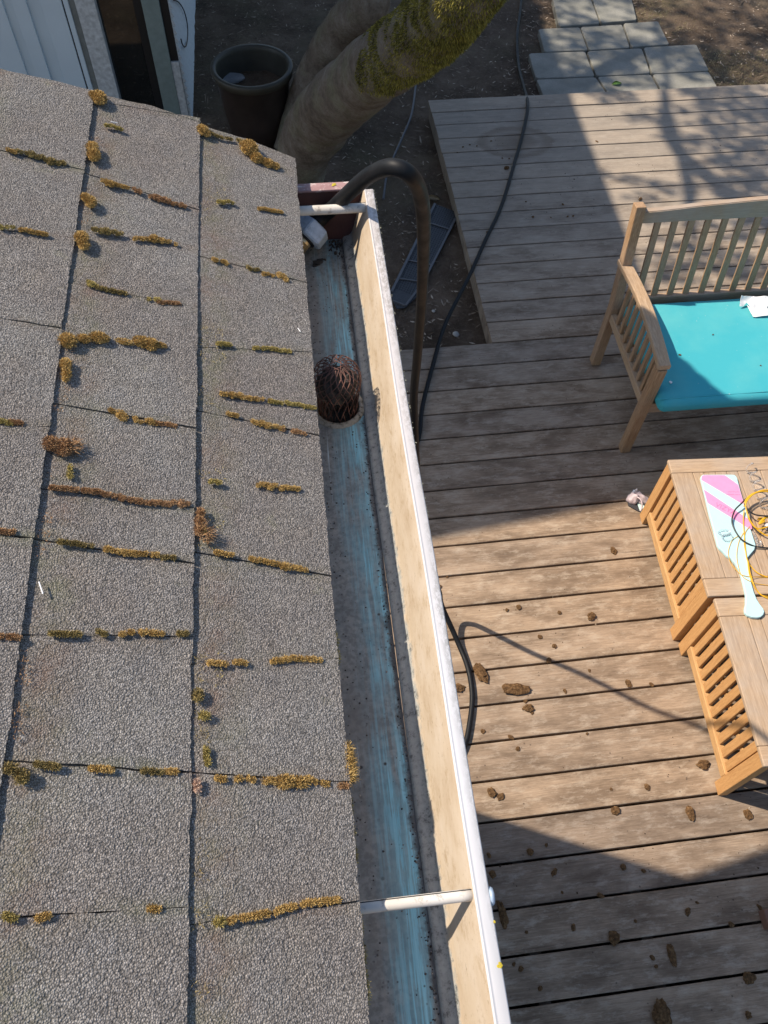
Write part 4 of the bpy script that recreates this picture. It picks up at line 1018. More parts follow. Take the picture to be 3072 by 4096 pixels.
o = based('seat_cushion', bm, M['cushion'], (2.09, 2.44, .377), smooth=True); tag(o, 'turquoise seat cushion lying on the teak bench', 'cushion')
rp = [Vector((1.553, 2.152, .4385)), Vector((1.575, 2.1500, .4395)), Vector((2.62, 2.1500, .4400)), Vector((2.655, 2.16, .4385))]
p_ = obj('piping', tube(catmull(rp, 14), .0026, 8), M['cushion'], smooth=True); p_.parent = o; p_.data.transform(Matrix.Translation(-Vector(o.location)))
# scraps on the cushion
for u, v, r, mt, lab in ((1469, 767, .008, 'clod', 'small brown seed lying on the cushion shadow edge'), (1449, 826, .010, 'paper', 'small pale blossom scrap near the front of the armrest'), (1540, 723, .005, 'drybit', 'tiny pale crumb in the middle of the turquoise cushion'), (1643, 790, .005, 'clod', 'tiny dark crumb at the right front of the cushion')):
    p = D(u, v, .449); bm = prism(flake(p, r, 0, rnd, 9, .7), .4485, .452, .0005); o = based('plant_scrap', bm, M[mt], (p.x, p.y, .4485)); tag(o, lab, 'plant scrap')
# crumpled plastic film leaning on the bench back
def sheet(name, px, z, mat, label, cat, crump=.006, base=None):
    pts = [P(u, v, zz) for (u, v, zz) in px]; c = sum(pts, Vector()) / len(pts)
    bm = bmesh.new(); vs = [bm.verts.new(p) for p in pts]; f = bm.faces.new(vs)
    bmesh.ops.triangulate(bm, faces=bm.faces[:]); bmesh.ops.subdivide_edges(bm, edges=bm.edges[:], cuts=7, use_grid_fill=True)
    for v in bm.verts: v.co.z += crump * (1.2 * mn.noise(v.co * 22) + .6 * mn.noise(v.co * 60)) + crump * .6
    g = bmesh.ops.solidify(bm, geom=bm.faces[:], thickness=.0015)
    o = based(name, bm, mat, (c.x, c.y, min(p.z for p in pts))); return tag(o, label, cat)
sc_ = 172 / 1659
def q(a, b_, z): return (2900 + a * sc_, 1150 + b_ * sc_, z)
film = empty('plastic_wrapper', tuple(P(3000, 1220, .45)), 'crumpled white plastic wrapper lying against the bench back on the cushion', 'wrapper')
def film_piece(name, px, crump):
    pts = [P(*c_) for c_ in px]; bm = bmesh.new(); f = bm.faces.new([bm.verts.new(p) for p in pts])
    bmesh.ops.triangulate(bm, faces=bm.faces[:]); bmesh.ops.subdivide_edges(bm, edges=bm.edges[:], cuts=7, use_grid_fill=True)
    for v in bm.verts: v.co.z += crump * (1.2 * mn.noise(v.co * 22) + .6 * mn.noise(v.co * 60)) + crump * .6
    bmesh.ops.recalc_face_normals(bm, faces=bm.faces[:]); bmesh.ops.solidify(bm, geom=bm.faces[:], thickness=.0015)
    return obj(name, bm, M['paper'], film)
film_piece('upper_fold', [q(560, 735, .455), q(615, 335, .49), q(1100, 345, .49), q(1640, 370, .49), q(1660, 640, .475), q(1600, 830, .462), q(1000, 830, .462), q(830, 600, .462), q(690, 740, .452)], .006)
film_piece('lower_flap', [q(840, 700, .462), q(1000, 800, .470), q(1650, 830, .470), q(1700, 1100, .458), q(1200, 1140, .455), q(1080, 1140, .453)], .004)
o = based('pebble', bmesh.new(), M['clod'], (0, 0, 0)) if False else None

# ================================================================== TABLES
def table(name, cx0, y0, y1, rot, label, first, wide=.62):
    T_ = empty(name, (cx0, y0, 0), label, 'table', 'low slatted teak tables', rot)
    L = y1 - y0; H_ = .425; W_ = wide
    def b3(nm, mat, *a, bev=.003, seg=2):
        bm = bmesh.new(); box(bm, *a, bev=bev, seg=seg); o = obj(nm, bm, mat, T_, world=False); return o
    th = .018; fr = .068; nr = .074
    if not first: fr, nr = nr, fr
    b3('top_rail', M['topx'], 0, W_, L - fr, L, H_ - th, H_, bev=.004); b3('top_rail', M['topx'], 0, W_, 0, nr, H_ - th, H_, bev=.004)
    ya, yb = nr, L - fr
    lw = .088 if first else .105
    b3('top_board', M['top'], .0, lw - .0008, ya + .0006, yb - .0006, H_ - th, H_ - .0006)
    x = lw; k = 0
    while x < W_ - .09:
        b3('top_board', M['top'], x + .0008, min(x + .0475, W_) - .0008, ya + .0006, yb - .0006, H_ - th - .001, H_ - .0012 - .0006 * (k % 2)); x += .0475; k += 1
    b3('top_board', M['top'], x + .0008, W_, ya + .0006, yb - .0006, H_ - th, H_ - .0006)
    # four corner posts, side panels of upright slats
    for sx in (0.004, W_ - .040):
        for ly, wy in ((.004, .052), (L - .056, .052)):
            b3('leg', M['oak'], sx, sx + .036, ly, ly + wy, 0, H_ - th - .001)
        b3('side_rail', M['oaky'], sx + .002, sx + .030, .0565, L - .0565, .060, .105)
        n = 10 if first else 10; span = L - .113; pitch = span / n; wsl = pitch - .0160
        for k in range(n):
            yy = .0565 + pitch * k + .0080
            b3('slat', M['oak'], sx + .010, sx + .024, yy, yy + wsl, .1055, H_ - th - .002)
        b3('inner_brace', M['oaky'], sx + .0245 if sx < .1 else sx - .010, sx + .0345 if sx < .1 else sx + .0095, .058, L - .058, .225, .250)
        b3('top_cleat', M['oaky'], sx + .0250 if sx < .1 else sx - .008, sx + .0340 if sx < .1 else sx + .0095, .058, L - .058, H_ - .055, H_ - th - .002)
    b3('apron', M['oak'], .041, W_ - .041, .010, .030, H_ - .075, H_ - th - .002)
    b3('apron', M['oak'], .041, W_ - .041, L - .030, L - .010, H_ - .075, H_ - th - .002)
    return T_
rotT = math.radians(-3.0)
A0 = P(2836, 2389, .425); A1 = P(2671, 1838, .425); B0 = P(3057, 3066, .425); B1 = P(2855, 2389, .425)
ra = math.atan2(-(A1.x - A0.x), A1.y - A0.y); rb = math.atan2(-(B1.x - B0.x), B1.y - B0.y)
table('slatted_table', A0.x, A0.y + .004, A0.y + (A1 - A0).length, ra, 'upper low teak table with slatted side, carrying the pink and mint bat', True, .60)
table('slatted_table', B0.x, B0.y, B0.y + (B1 - B0).length - .004, rb, 'lower low teak table with slatted side, hose shadow falling across it', False, .60)

# ---- bat on the tables
def qb(a, b_): return (2750 + a * .2938, 1850 + b_ * .2938)
ZT = .426
out = [(181, 205), (190, 178), (215, 163), (400, 162), (600, 162), (640, 165), (668, 190), (680, 215), (720, 370), (770, 540), (815, 700), (850, 870), (890, 990), (930, 1120), (912, 1185), (860, 1245), (815, 1300), (830, 1400), (850, 1520), (872, 1640), (905, 1760), (945, 1860), (985, 1925), (1035, 1990), (1048, 2030), (1035, 2070), (1000, 2100), (950, 2110), (880, 2105), (820, 2080), (785, 2045), (780, 1990), (795, 1920), (795, 1800), (775, 1700), (740, 1560), (715, 1480), (660, 1380), (600, 1310), (540, 1270), (490, 1215), (440, 1170), (412, 1130), (395, 1060), (350, 880), (300, 700), (240, 440)]
bat = empty('beach_bat', tuple(P(*qb(650, 1000), ZT)), 'mint green paddle bat with diagonal pink stripes lying across the two tables', 'paddle bat')
pts = [P(*qb(*p), ZT + .012) for p in out]
obj('bat_body', prism([(p.x, p.y) for p in pts], ZT, ZT + .012, .003), M['mint'], bat)
def band(name, poly, z, mat, par, th=.0004):
    pts = [P(*qb(*p), z) for p in poly]; return obj(name, prism([(p.x, p.y) for p in pts], z - th, z), mat, par)
zb = ZT + .0125
band('pink_stripe', [(190, 212), (200, 182), (222, 172), (400, 171), (507, 172), (690, 303), (768, 562), (735, 556), (190, 236)], zb, M['pink'], bat)
band('pink_stripe', [(222, 366), (860, 792), (880, 905), (850, 905), (272, 548)], zb, M['pink'], bat)
# faint writing on the stripes
def text(name, s, u, v, ang, size, z, mat, par):
    c = bpy.data.curves.new(name, 'FONT'); c.body = s; c.size = size; c.extrude = .0001; c.align_x = 'LEFT'
    o = bpy.data.objects.new(name, c); C.objects.link(o); dg = bpy.context.evaluated_depsgraph_get()
    me = bpy.data.meshes.new_from_object(o.evaluated_get(dg)); bpy.data.objects.remove(o)
    p = P(*qb(u, v), z); me.transform(Matrix.Translation(p) @ Matrix.Rotation(ang, 4, 'Z')); me.materials.clear()
    return obj(name, me, mat, par)
b_ = NB('faint_pink_ink'); fi = b_.done((.62, .17, .34), .5)
text('lettering', 'VIZYA', 372, 590, math.radians(-38), .030, zb + .0003, fi, bat)
bm = bmesh.new(); r5 = random.Random(5)          # two lines of tiny script too small to read
for (u0, u1, vv_) in ((548, 705, 398), (522, 712, 434)):
    u = u0
    while u < u1:
        w_ = r5.uniform(5, 16); a = P(*qb(u, vv_ + r5.uniform(-5, 3) + (u - u0) * .03), zb + .0004); b2_ = P(*qb(min(u + w_, u1), vv_ + r5.uniform(-5, 5) + (u - u0) * .03), zb + .0004)
        bar(bm, a, b2_, .0011, .0002, (0, 0, 1), 0); u += w_ * r5.uniform(.9, 1.5)
obj('tiny_script', bm, M['ink'], bat)

# ---- cords
def cord(name, px, r, mat, label, cat, n=10, close=False):
    pts = [P(*qb(a, b_), z) for a, b_, z in px]; bm = tube(catmull(pts, n), r, 8)
    return tag(based(name, bm, mat, tuple(pts[0]), smooth=True), label, cat)
Z1 = ZT + .014
ck = [(1500, 900, Z1 + .02), (1400, 1140, Z1), (1180, 1165, ZT + .005), (960, 1150, ZT + .008), (850, 1115, Z1 + .002), (740, 1050, Z1 + .004), (650, 930, Z1 + .006), (606, 800, Z1 + .010), (640, 660, Z1 + .018), (720, 570, Z1 + .026), (850, 455, Z1 + .03), (1000, 400, Z1 + .032), (1200, 420, Z1 + .03), (1350, 600, Z1 + .028), (1300, 720, Z1 + .024), (1100, 728, Z1 + .022), (930, 712, Z1 + .024), (830, 650, Z1 + .026), (775, 560, Z1 + .028)]
cord('black_cord', ck, .0030, M['blk'], 'black coiled cord lying over the blade of the bat', 'cord')
yk = [(770, 600, Z1 + .02), (790, 520, Z1 + .03), (850, 450, Z1 + .036), (950, 400, Z1 + .040), (1060, 375, Z1 + .04), (1250, 400, Z1 + .04), (1380, 560, Z1 + .03), (1360, 800, Z1 + .02), (1150, 860, Z1 + .012), (960, 900, Z1 + .010), (870, 820, Z1 + .014), (830, 740, Z1 + .02), (800, 640, Z1 + .024), (800, 540, Z1 + .034), (900, 430, Z1 + .045), (1060, 395, Z1 + .045), (1300, 480, Z1 + .03), (1400, 760, Z1 + .02), (1250, 960, Z1 + .01), (1090, 995, Z1 + .002), (960, 920, Z1 + .006), (870, 830, Z1 + .01), (830, 760, Z1 + .014)]
ycord = cord('yellow_cord', yk, .0028, M['yel'], 'bright yellow looped cord bundle on the upper table beside the bat', 'cord')
def strand(px, r, mat, nm='cord_strand'):
    pts = [P(*qb(a, b_), z) for a, b_, z in px]; o = obj(nm, tube(catmull(pts, 10), r, 8), mat, smooth=True); o.parent = ycord; o.data.transform(Matrix.Translation(-Vector(ycord.location))); return o
strand([(770, 650, Z1 + .01), (762, 800, Z1 + .002), (775, 1000, Z1), (790, 1180, Z1), (815, 1330, ZT + .014), (870, 1420, ZT + .004), (950, 1500, ZT + .003), (1060, 1550, ZT + .003), (1200, 1580, ZT + .003)], .0022, M['yel'])
strand([(820, 1330, Z1 + .001), (840, 1500, Z1), (880, 1620, Z1), (930, 1720, ZT + .004), (1000, 1800, ZT + .003), (1100, 1850, ZT + .003), (1200, 1860, ZT + .003)], .0024, M['yel'])
strand([(830, 1340, Z1 + .001), (850, 1480, Z1), (900, 1650, Z1), (960, 1760, ZT + .004), (1040, 1815, ZT + .003), (1200, 1830, ZT + .003)], .0016, M['yel'])
strand([(690, 1000, Z1), (610, 1060, Z1), (562, 1180, Z1), (560, 1270, Z1), (600, 1390, ZT + .003), (700, 1500, ZT + .004), (740, 1530, Z1), (850, 1555, Z1), (1000, 1560, ZT + .003), (1200, 1565, ZT + .003)], .0012, M['yel'])
strand([(760, 960, Z1), (700, 1080, Z1), (672, 1250, Z1), (690, 1400, Z1), (740, 1540, Z1), (860, 1620, Z1), (1000, 1660, ZT + .003), (1200, 1680, ZT + .003)], .0012, M['yel'])
strand([(850, 870, Z1), (790, 950, Z1), (770, 1100, Z1), (800, 1260, Z1), (850, 1500, Z1 + .001)], .0012, M['yel'])
strand([(960, 780, Z1), (1000, 760, Z1 + .004), (1040, 800, Z1 + .01), (980, 830, Z1 + .012), (1080, 740, Z1 + .012), (1150, 800, Z1)], .0050, M['yel'], 'cord_knot')
strand([(900, 900, Z1), (990, 960, Z1), (1060, 870, Z1 + .004), (1120, 950, Z1), (1200, 900, Z1)], .0014, M['blk'], 'dark_strand')
# clear plastic spiral
hx = []
A = P(*qb(835, 20), ZT + .022); B = P(*qb(1075, 640), ZT + .022); ax = (B - A); L = ax.length; ax.normalize(); sd = Vector((0, 0, 1)).cross(ax)
for k in range(200):
    t = k / 199; a = t * 2 * PI * 5.2; hx.append(A + ax * (L * t) + (sd * math.cos(a) + Vector((0, 0, 1)) * math.sin(a)) * .017)
o = based('spiral_cord', tube(hx, .0032, 8), M['clear'], tuple(P(*qb(900, 150), ZT)), smooth=True); tag(o, 'clear plastic spiral cord stretched across the upper table', 'spiral cord')
# clear plastic clip and tube
cl = empty('clear_clip', tuple(P(*qb(520, 980), Z1)), 'small clear plastic clip lying on the mint blade of the bat', 'plastic clip')
for i, (cx, cy, ra_, rb_) in enumerate(((500, 955, 75, 38), (545, 1020, 70, 45))):
    pts = [P(*qb(cx + ra_ * math.cos(t), cy + rb_ * math.sin(t)), Z1 + .003) for t in np.linspace(0, 2 * PI, 24, endpoint=False)]
    obj('clip_loop', tube(pts, .0028, 8, close=True), M['clear'], cl, smooth=True)
pts = [P(*qb(a, b__), ZT + z) for a, b__, z in ((885, 930, .022), (925, 1010, .012), (960, 1120, .006), (1000, 1110, .006), (985, 1060, .007))]
o = based('clear_tube', tube(catmull(pts, 8), .0048, 10), M['clear'], tuple(pts[2]), smooth=True); tag(o, 'short bent clear plastic tube on the table right of the bat', 'plastic tube')
p = P(3068, 2112, ZT); bm = lathe([(.001, 0), (.012, .001), (.016, .008), (.014, .016), (.007, .024), (.006, .030), (.001, .031)], 20, (p.x, p.y, ZT + .001))
o = based('light_bulb', bm, m_plain('frosted_bulb', (.55, .56, .60), .15, var=.1), (p.x, p.y, ZT), smooth=True); tag(o, 'small grey glass bulb tangled in the cords at the right frame edge', 'bulb')

# ---- slipper behind the upper table leg
sq = lambda a, b_, z=0.0: P(2480 + a * 240 / 1659, 1930 + b_ * 240 / 1659, z)
sp_ = [sq(*c_) for c_ in ((190, 470), (240, 370), (420, 330), (620, 350), (820, 520), (1000, 640), (1060, 800), (900, 960), (725, 890), (480, 800), (230, 660))]
c = sum(sp_, Vector()) / len(sp_)
sl_ = empty('slipper', (c.x, c.y, 0), 'mauve fabric slipper with mint insole lying against the upper table leg', 'slipper')
obj('sole', prism([(p.x, p.y) for p in sp_], .0, .008, .002), M['sole'], sl_)
ins = [sq(a, b_, .009) for a, b_ in ((470, 560), (650, 520), (900, 610), (1010, 720), (900, 900), (740, 880), (560, 800))]
obj('insole', prism([(p.x, p.y) for p in ins], .0082, .0100, .001), M['insole'], sl_)
def puff(name, ctr, rx, ry_, h, ang, mat, bump=.25):
    bm = bmesh.new(); bmesh.ops.create_icosphere(bm, subdivisions=4, radius=1)
    for v in bm.verts:
        v.co *= 1 + bump * mn.noise(v.co * 1.7 + Vector((ctr.x * 9, 3, 1)))
        v.co = Vector((v.co.x * rx, v.co.y * ry_, max(-.15, v.co.z) * h))
    bm.transform(Matrix.Translation((ctr.x, ctr.y, .010)) @ Matrix.Rotation(ang, 4, 'Z')); return obj(name, bm, mat, sl_, smooth=True)
w_ = (sq(1000, 0) - sq(0, 0)).length / 1000
puff('toe', sq(330, 500), w_ * 165, w_ * 150, .038, -.4, M['sliptoe'])
puff('upper', sq(560, 500), w_ * 250, w_ * 135, .030, -.85, M['slip'], .35)
puff('pompom', sq(365, 335), w_ * 75, w_ * 40, .030, 0, M['paper'], .5)
obj('strap', tube(catmull([sq(430, 380, .045), sq(560, 460, .046), sq(610, 580, .036), sq(600, 700, .020), sq(560, 790, .010)], 8), .0035, 8), M['sliptoe'], sl_, smooth=True)

# block at the right frame edge
p = D(1650, 1988, 0)
o = based('wooden_block', bx(p.x - .012, p.x + .16, p.y - .03, p.y + .03, 0, .05, .004), M['block'], (p.x + .07, p.y, 0)); tag(o, 'red brown wooden block on the shaded boards at the right frame edge', 'wooden block')

# ================================================================== GARDEN THINGS
# gutter guard strip on the soil
gp = [D(x, y, -.09) for x, y in ((940, 438), (993, 458), (915, 610), (898, 640), (875, 662), (858, 664), (848, 648), (845, 628))]
gg = empty('gutter_guard', tuple(D(918, 550, -.11)), 'charcoal plastic gutter guard strip lying on the soil behind the hose', 'gutter guard')
obj('mesh_panel', prism([(p.x, p.y) for p in gp], -.104, -.098, .001), M['gstrip'], gg)
bm = bmesh.new()
def rib(a, b_, w=.010, h=.008): bar(bm, a, b_, w, h, (0, 0, 1), .001)
zr = -.093
rib(D(940, 440, zr), D(846, 630, zr), .016); rib(D(991, 459, zr), D(913, 612, zr), .013); rib(D(913, 612, zr), D(876, 660, zr), .010); rib(D(876, 660, zr), D(849, 650, zr), .008)
for t in (.22, .66, .86):
    a = D(940, 440, zr).lerp(D(846, 630, zr), t); b_ = D(991, 459, zr).lerp(D(900, 635, zr), t); rib(a, b_, .008, .006)
obj('frame_ribs', bm, M['gribs'], gg)
bm = bmesh.new(); a = D(940, 440, -.096); bb = D(991, 459, -.096); cc = D(846, 630, -.096)
for i in range(46):
    for j in range(9):
        p = a.lerp(cc, (i + .5) / 48).lerp(a.lerp(cc, (i + .5) / 48) + (bb - a), (j + 1) / 10 * .96 + .02)
        bmesh.ops.create_cube(bm, size=.0055, matrix=Matrix.Translation(p + Vector((0, 0, -.0008))) @ Matrix.Diagonal((1, 1, .4, 1)))
obj('perforations', bm, M['black'], gg)
# tan dead leaf and green leaf
def leaf(u, v, L, w, ang, z, mat, label):
    p = D(u, v, z); bm = bmesh.new(); n = 8; A = []; B = []; M_ = []
    for k in range(n + 1):
        t = k / n; ww = w * math.sin(PI * min(1, t * .95 + .03)) ; zz = .006 * math.sin(PI * t)
        A.append(bm.verts.new((t * L - L / 2, ww, zz + .006))); M_.append(bm.verts.new((t * L - L / 2, 0, zz))); B.append(bm.verts.new((t * L - L / 2, -ww, zz + .006)))
    for k in range(n): bm.faces.new((A[k], M_[k], M_[k + 1], A[k + 1])); bm.faces.new((M_[k], B[k], B[k + 1], M_[k + 1]))
    bmesh.ops.solidify(bm, geom=bm.faces[:], thickness=.001); bm.transform(Matrix.Rotation(ang, 4, 'Z'))
    o = obj('leaf', bm, mat, smooth=True); o.location = p; return tag(o, label, 'leaf')
leaf(934, 430, .105, .026, -.35, -.10, m_plain('tan_leaf', (.36, .27, .16), .8, var=.2), 'curled tan dead leaf at the far end of the charcoal strip')
leaf(1332, 182, .070, .022, .1, -.082, M['leafg'], 'bright green leaf lying on a paving slab')
# pebbles and litter highlights
for u, v, r, lab in ((985, 722, .018, 'round white pebble on the soil left of the deck step'), (1058, 672, .014, 'pale stone on the soil near the deck step'), (936, 672, .01, 'small pale stone below the tip of the charcoal strip')):
    p = D(u, v, -.112); bm = bmesh.new(); bmesh.ops.create_icosphere(bm, subdivisions=3, radius=r)
    for v_ in bm.verts: v_.co = v_.co * (1 + .25 * mn.noise(v_.co * 60)); v_.co.z *= .6
    o = obj('pebble', bm, m_plain('pale_stone', (.42, .40, .36), .8), smooth=True); o.location = (p.x, p.y, -.112); tag(o, lab, 'stone')

# flower pot
pc = Vector((-.188, 5.03, 0)); 
pot = empty('flower_pot', (pc.x, pc.y, -.12), 'big dark brown round planter with an olive rim, empty of plants, behind the roof corner', 'flower pot')
ZR = .36
obj('pot_body', lathe([(.001, -.12), (.165, -.12), (.175, -.11), (.205, .08), (.228, ZR - .055), (.232, ZR - .05)], 64, (pc.x, pc.y, 0)), M['pot'], pot, smooth=True)
obj('pot_rim', lathe([(.231, ZR - .052), (.246, ZR - .048), (.252, ZR - .020), (.252, ZR - .006), (.246, ZR), (.226, ZR), (.220, ZR - .006), (.217, ZR - .03), (.200, .12), (.18, .10)], 64, (pc.x, pc.y, 0)), M['potrim'], pot, smooth=True)
bm = bmesh.new(); bmesh.ops.create_circle(bm, cap_ends=True, segments=48, radius=.215, matrix=Matrix.Translation((pc.x, pc.y, ZR - .15)))
bmesh.ops.triangulate(bm, faces=bm.faces[:]); bmesh.ops.subdivide_edges(bm, edges=bm.edges[:], cuts=3)
for v in bm.verts: v.co.z += .012 * mn.noise(v.co * 14)
obj('soil', bm, M['dirt'], pot)
bm = bmesh.new(); p = P(925, 300, ZR - .12); bmesh.ops.create_icosphere(bm, subdivisions=3, radius=.055, matrix=Matrix.Translation((p.x, p.y, ZR - .135)))
for v in bm.verts: v.co += (v.co - Vector((p.x, p.y, ZR - .135))) * .5 * mn.noise(v.co * 20); v.co.z = min(v.co.z, ZR - .11)
for v in bm.verts: v.co.x = p.x + (v.co.x - p.x) * 1.5; v.co.z = ZR - .14 + (v.co.z - ZR + .14) * .5
o = based('stone', bm, m_plain('grey_stone_chunk', (.26, .27, .27), .8), (p.x, p.y, ZR - .15), smooth=True); tag(o, 'pale grey lump of stone lying inside the big planter', 'stone')

# ---- tree
tree = empty('mossy_tree', (.07, 4.5, -.12), 'thick crooked tree trunk with a mossy limb rising behind the gutter end', 'tree')
def limb(name, pts, rad, mat, n=8, seg=28, amp=.06, par=tree):
    q_ = catmull([Vector(p) for p in pts], n); rr = np.interp(np.linspace(0, 1, len(q_)), np.linspace(0, 1, len(rad)), rad)
    bm = tube(q_, list(rr), seg)
    cl = [min(range(len(q_)), key=lambda i: 0) for _ in ()]
    bm.verts.ensure_lookup_table()
    for i, v in enumerate(bm.verts):
        k = min(i // seg, len(q_) - 1); d = v.co - q_[k]
        v.co += d * (amp * 1.3 * mn.noise(v.co * 4.0) + amp * mn.noise(v.co * 13) + amp * .4 * mn.noise(v.co * 38))
    return obj(name, bm, mat, par, smooth=True), q_, rr
tp = [D(640, 440, -.16), D(645, 395, 0), D(658, 330, .25), D(686, 270, .5), D(726, 222, .8), D(785, 170, 1.1), D(845, 128, 1.36), D(905, 82, 1.56), D(968, 28, 1.76), D(1025, -55, 1.97), Vector((.70, 2.46, 2.22))]
trunk, tq, tr = limb('trunk', tp, [.20, .150, .150, .165, .155, .140, .128, .118, .110, .104, .100], M['bark'], 10, 40)
limb('upper_limb', [tp[-1], (.72, 2.65, 2.6), (.62, 3.0, 3.0), (.45, 3.6, 3.5), (.3, 4.8, 3.8)], [.100, .10, .09, .07, .05], M['bark'], 8, 20)
limb('second_stem', [D(640, 330, -.1), D(662, 230, .15), D(700, 130, .45), D(748, 50, .75), D(800, -60, 1.1), (.15, 5.6, 1.9), (.1, 6.3, 2.6), (.1, 7.0, 3.4)], [.15, .13, .115, .108, .10, .09, .07, .05], M['bark'], 8, 28)
# moss mat on the limb: blades on the side that faces the sky, from the bend upwards
V, Fc, T = [], [], []
rnd = random.Random(8)
nq = len(tq)
for _ in range(62000):
    t = rnd.uniform(.54, 1.0); tf = t * (nq - 1); i = int(min(tf, nq - 2)); c = tq[i].lerp(tq[i + 1], tf - i); ax = (tq[min(i + 1, nq - 1)] - tq[max(i - 1, 0)]).normalized()
    a = rnd.uniform(0, 2 * PI); u0 = ax.orthogonal().normalized(); w0 = ax.cross(u0); nr_ = u0 * math.cos(a) + w0 * math.sin(a)
    base = c + nr_ * tr[i] * (1.0) + ax * rnd.uniform(-.03, .03)
    cov = .7 * mn.noise(base * 5) + .4 * mn.noise(base * 12) + (t - .60) * 7.0 + nr_.z * .15
    if cov < .12: continue
    d = (nr_ + Vector((rnd.uniform(-.8, .8), rnd.uniform(-.8, .8), rnd.uniform(-.8, .5)))).normalized(); l = rnd.uniform(.006, .015)
    bmp = .012 * max(0, mn.noise(base * 18) + .3)
    sd = d.cross(Vector((rnd.uniform(-1, 1), rnd.uniform(-1, 1), rnd.uniform(-1, 1)))).normalized() * rnd.uniform(.0009, .0018); b0 = len(V)
    base = base + nr_ * bmp - nr_ * .004
    V += [base - sd, base + sd, base + d * l * .6 + sd * .7, base + d * l * .6 - sd * .7, base + d * l + Vector((0, 0, -.25 * l))]; Fc += [(b0, b0 + 1, b0 + 2, b0 + 3), (b0 + 3, b0 + 2, b0 + 4)]
    k = rnd.random(); T += [k * .5, k * .5, k, k, k]
obj('moss', pyd('moss', V, Fc, M['mosstree'], T), None, tree)
# leaf sprig on the bark
V, Fc = [], []
c = P(1318, 358, 0) ; c = None
d0 = ray(1320, 362); best = min(range(nq), key=lambda i: (tq[i] - (Vector((0, 0, CZ)) + d0 * ((tq[i] - Vector((0, 0, CZ))).dot(d0) / d0.dot(d0)))).length)
cc = Vector((0, 0, CZ)) + d0 * ((tq[best] - Vector((0, 0, CZ))).length / d0.length - tr[best] * 1.15)
for k in range(7):
    a = rnd.uniform(0, 6.28); d = Vector((math.cos(a), math.sin(a) * .6, rnd.uniform(-.2, .6))) * .045; sd = Vector((-math.sin(a), math.cos(a), .3)) * .016; b0 = len(V); o_ = cc + Vector((rnd.uniform(-.03, .03), rnd.uniform(-.02, .02), rnd.uniform(-.02, .02)))
    V += [o_, o_ + d * .5 + sd, o_ + d, o_ + d * .5 - sd]; Fc.append((b0, b0 + 1, b0 + 2, b0 + 3))
obj('leaf_sprig', pyd('leaf_sprig', V, Fc, M['ivy']), None, tree)
# a sawn-off twig scar
d0 = ray(1690, 120); best = min(range(nq), key=lambda i: (tq[i] - (Vector((0, 0, CZ)) + d0 * ((tq[i] - Vector((0, 0, CZ))).dot(d0) / d0.dot(d0)))).length)
cc = Vector((0, 0, CZ)) + d0 * ((tq[best] - Vector((0, 0, CZ))).length / d0.length - tr[best] * 1.12)
m4 = Matrix.Translation(cc) @ (-d0).to_track_quat('Z', 'Y').to_matrix().to_4x4()
obj('twig_scar', lathe([(.012, -.04), (.012, .008), (.010, .012), (.0001, .012)], 18, m4=m4), m_plain('cut_wood', (.55, .47, .30), .7), tree)

# crown: leaves high above, out of the picture, whose shadows fall on the far deck
V, Fc = [], []
def shade_src(u, v, h): p = D(u, v, 0); k = h / SZ; return p + Vector((SX, SY, SZ)) * k
def cluster(u, v, r, n, h=3.6, fl=.55):
    c = shade_src(u, v, h)
    for _ in range(n):
        a = rnd.uniform(0, 2 * PI); q_ = math.sqrt(rnd.random()) * r
        p = c + Vector((math.cos(a) * q_, math.sin(a) * q_ * fl * 1.6, rnd.uniform(-.15, .15)))
        d = Vector((rnd.uniform(-1, 1), rnd.uniform(-1, 1), rnd.uniform(-.5, .5))).normalized(); e = d.orthogonal().normalized(); L = rnd.uniform(.030, .055); b0 = len(V)
        V.extend([p - d * L, p + e * L * .45, p + d * L, p - e * L * .45]); Fc.append((b0, b0 + 1, b0 + 2, b0 + 3))
cl_list = [(1395, 262, .085, 34), (1420, 245, .06, 16), (1350, 385, .05, 10), (1385, 392, .06, 14), (1400, 425, .04, 6), (1440, 405, .07, 16), (1383, 432, .03, 4),
 (1560, 255, .24, 150), (1640, 235, .20, 110), (1480, 300, .09, 22), (1600, 330, .26, 170), (1545, 395, .16, 70), (1620, 400, .2, 90), (1660, 320, .22, 120), (1535, 205, .16, 80), (1620, 200, .16, 60),
 (1545, 470, .11, 30), (1600, 500, .12, 34), (1640, 480, .14, 50), (1460, 300, .08, 14), (1700, 400, .3, 160), (1720, 260, .3, 200),
 (1430, 480, .06, 10), (1420, 560, .07, 12), (1520, 560, .14, 60), (1600, 575, .16, 70), (1650, 590, .12, 40), (1450, 590, .11, 40), (1560, 620, .07, 14), (1480, 530, .07, 20),
 (1300, 190, .20, 120), (1240, 160, .22, 140), (1500, 130, .14, 60), (1560, 100, .3, 220), (1480, 60, .24, 150), (1380, 80, .2, 120), (1300, 70, .2, 120), (1420, 170, .06, 14), (1480, 190, .08, 20), (1200, 110, .3, 220), (1640, 70, .22, 80), (1240, 40, .3, 200), (1600, 20, .3, 150), (1350, 130, .2, 110), (1460, 105, .16, 60), (1650, 160, .12, 40), (1400, 20, .16, 60), (1200, -60, .6, 500), (1450, -60, .5, 300), (1700, -30, .5, 200), (1750, 150, .3, 160)]
for u, v, r, n in cl_list: cluster(u, v, r, n)
obj('crown', pyd('crown', V, Fc, M['crown']), None, tree)
bs = [shade_src(u, v, h) for u, v, h in ((1500, 520, 3.0), (1492, 460, 3.1), (1488, 400, 3.2), (1470, 330, 3.3), (1448, 260, 3.4), (1435, 200, 3.5), (1425, 120, 3.6), (1400, 0, 3.8))]
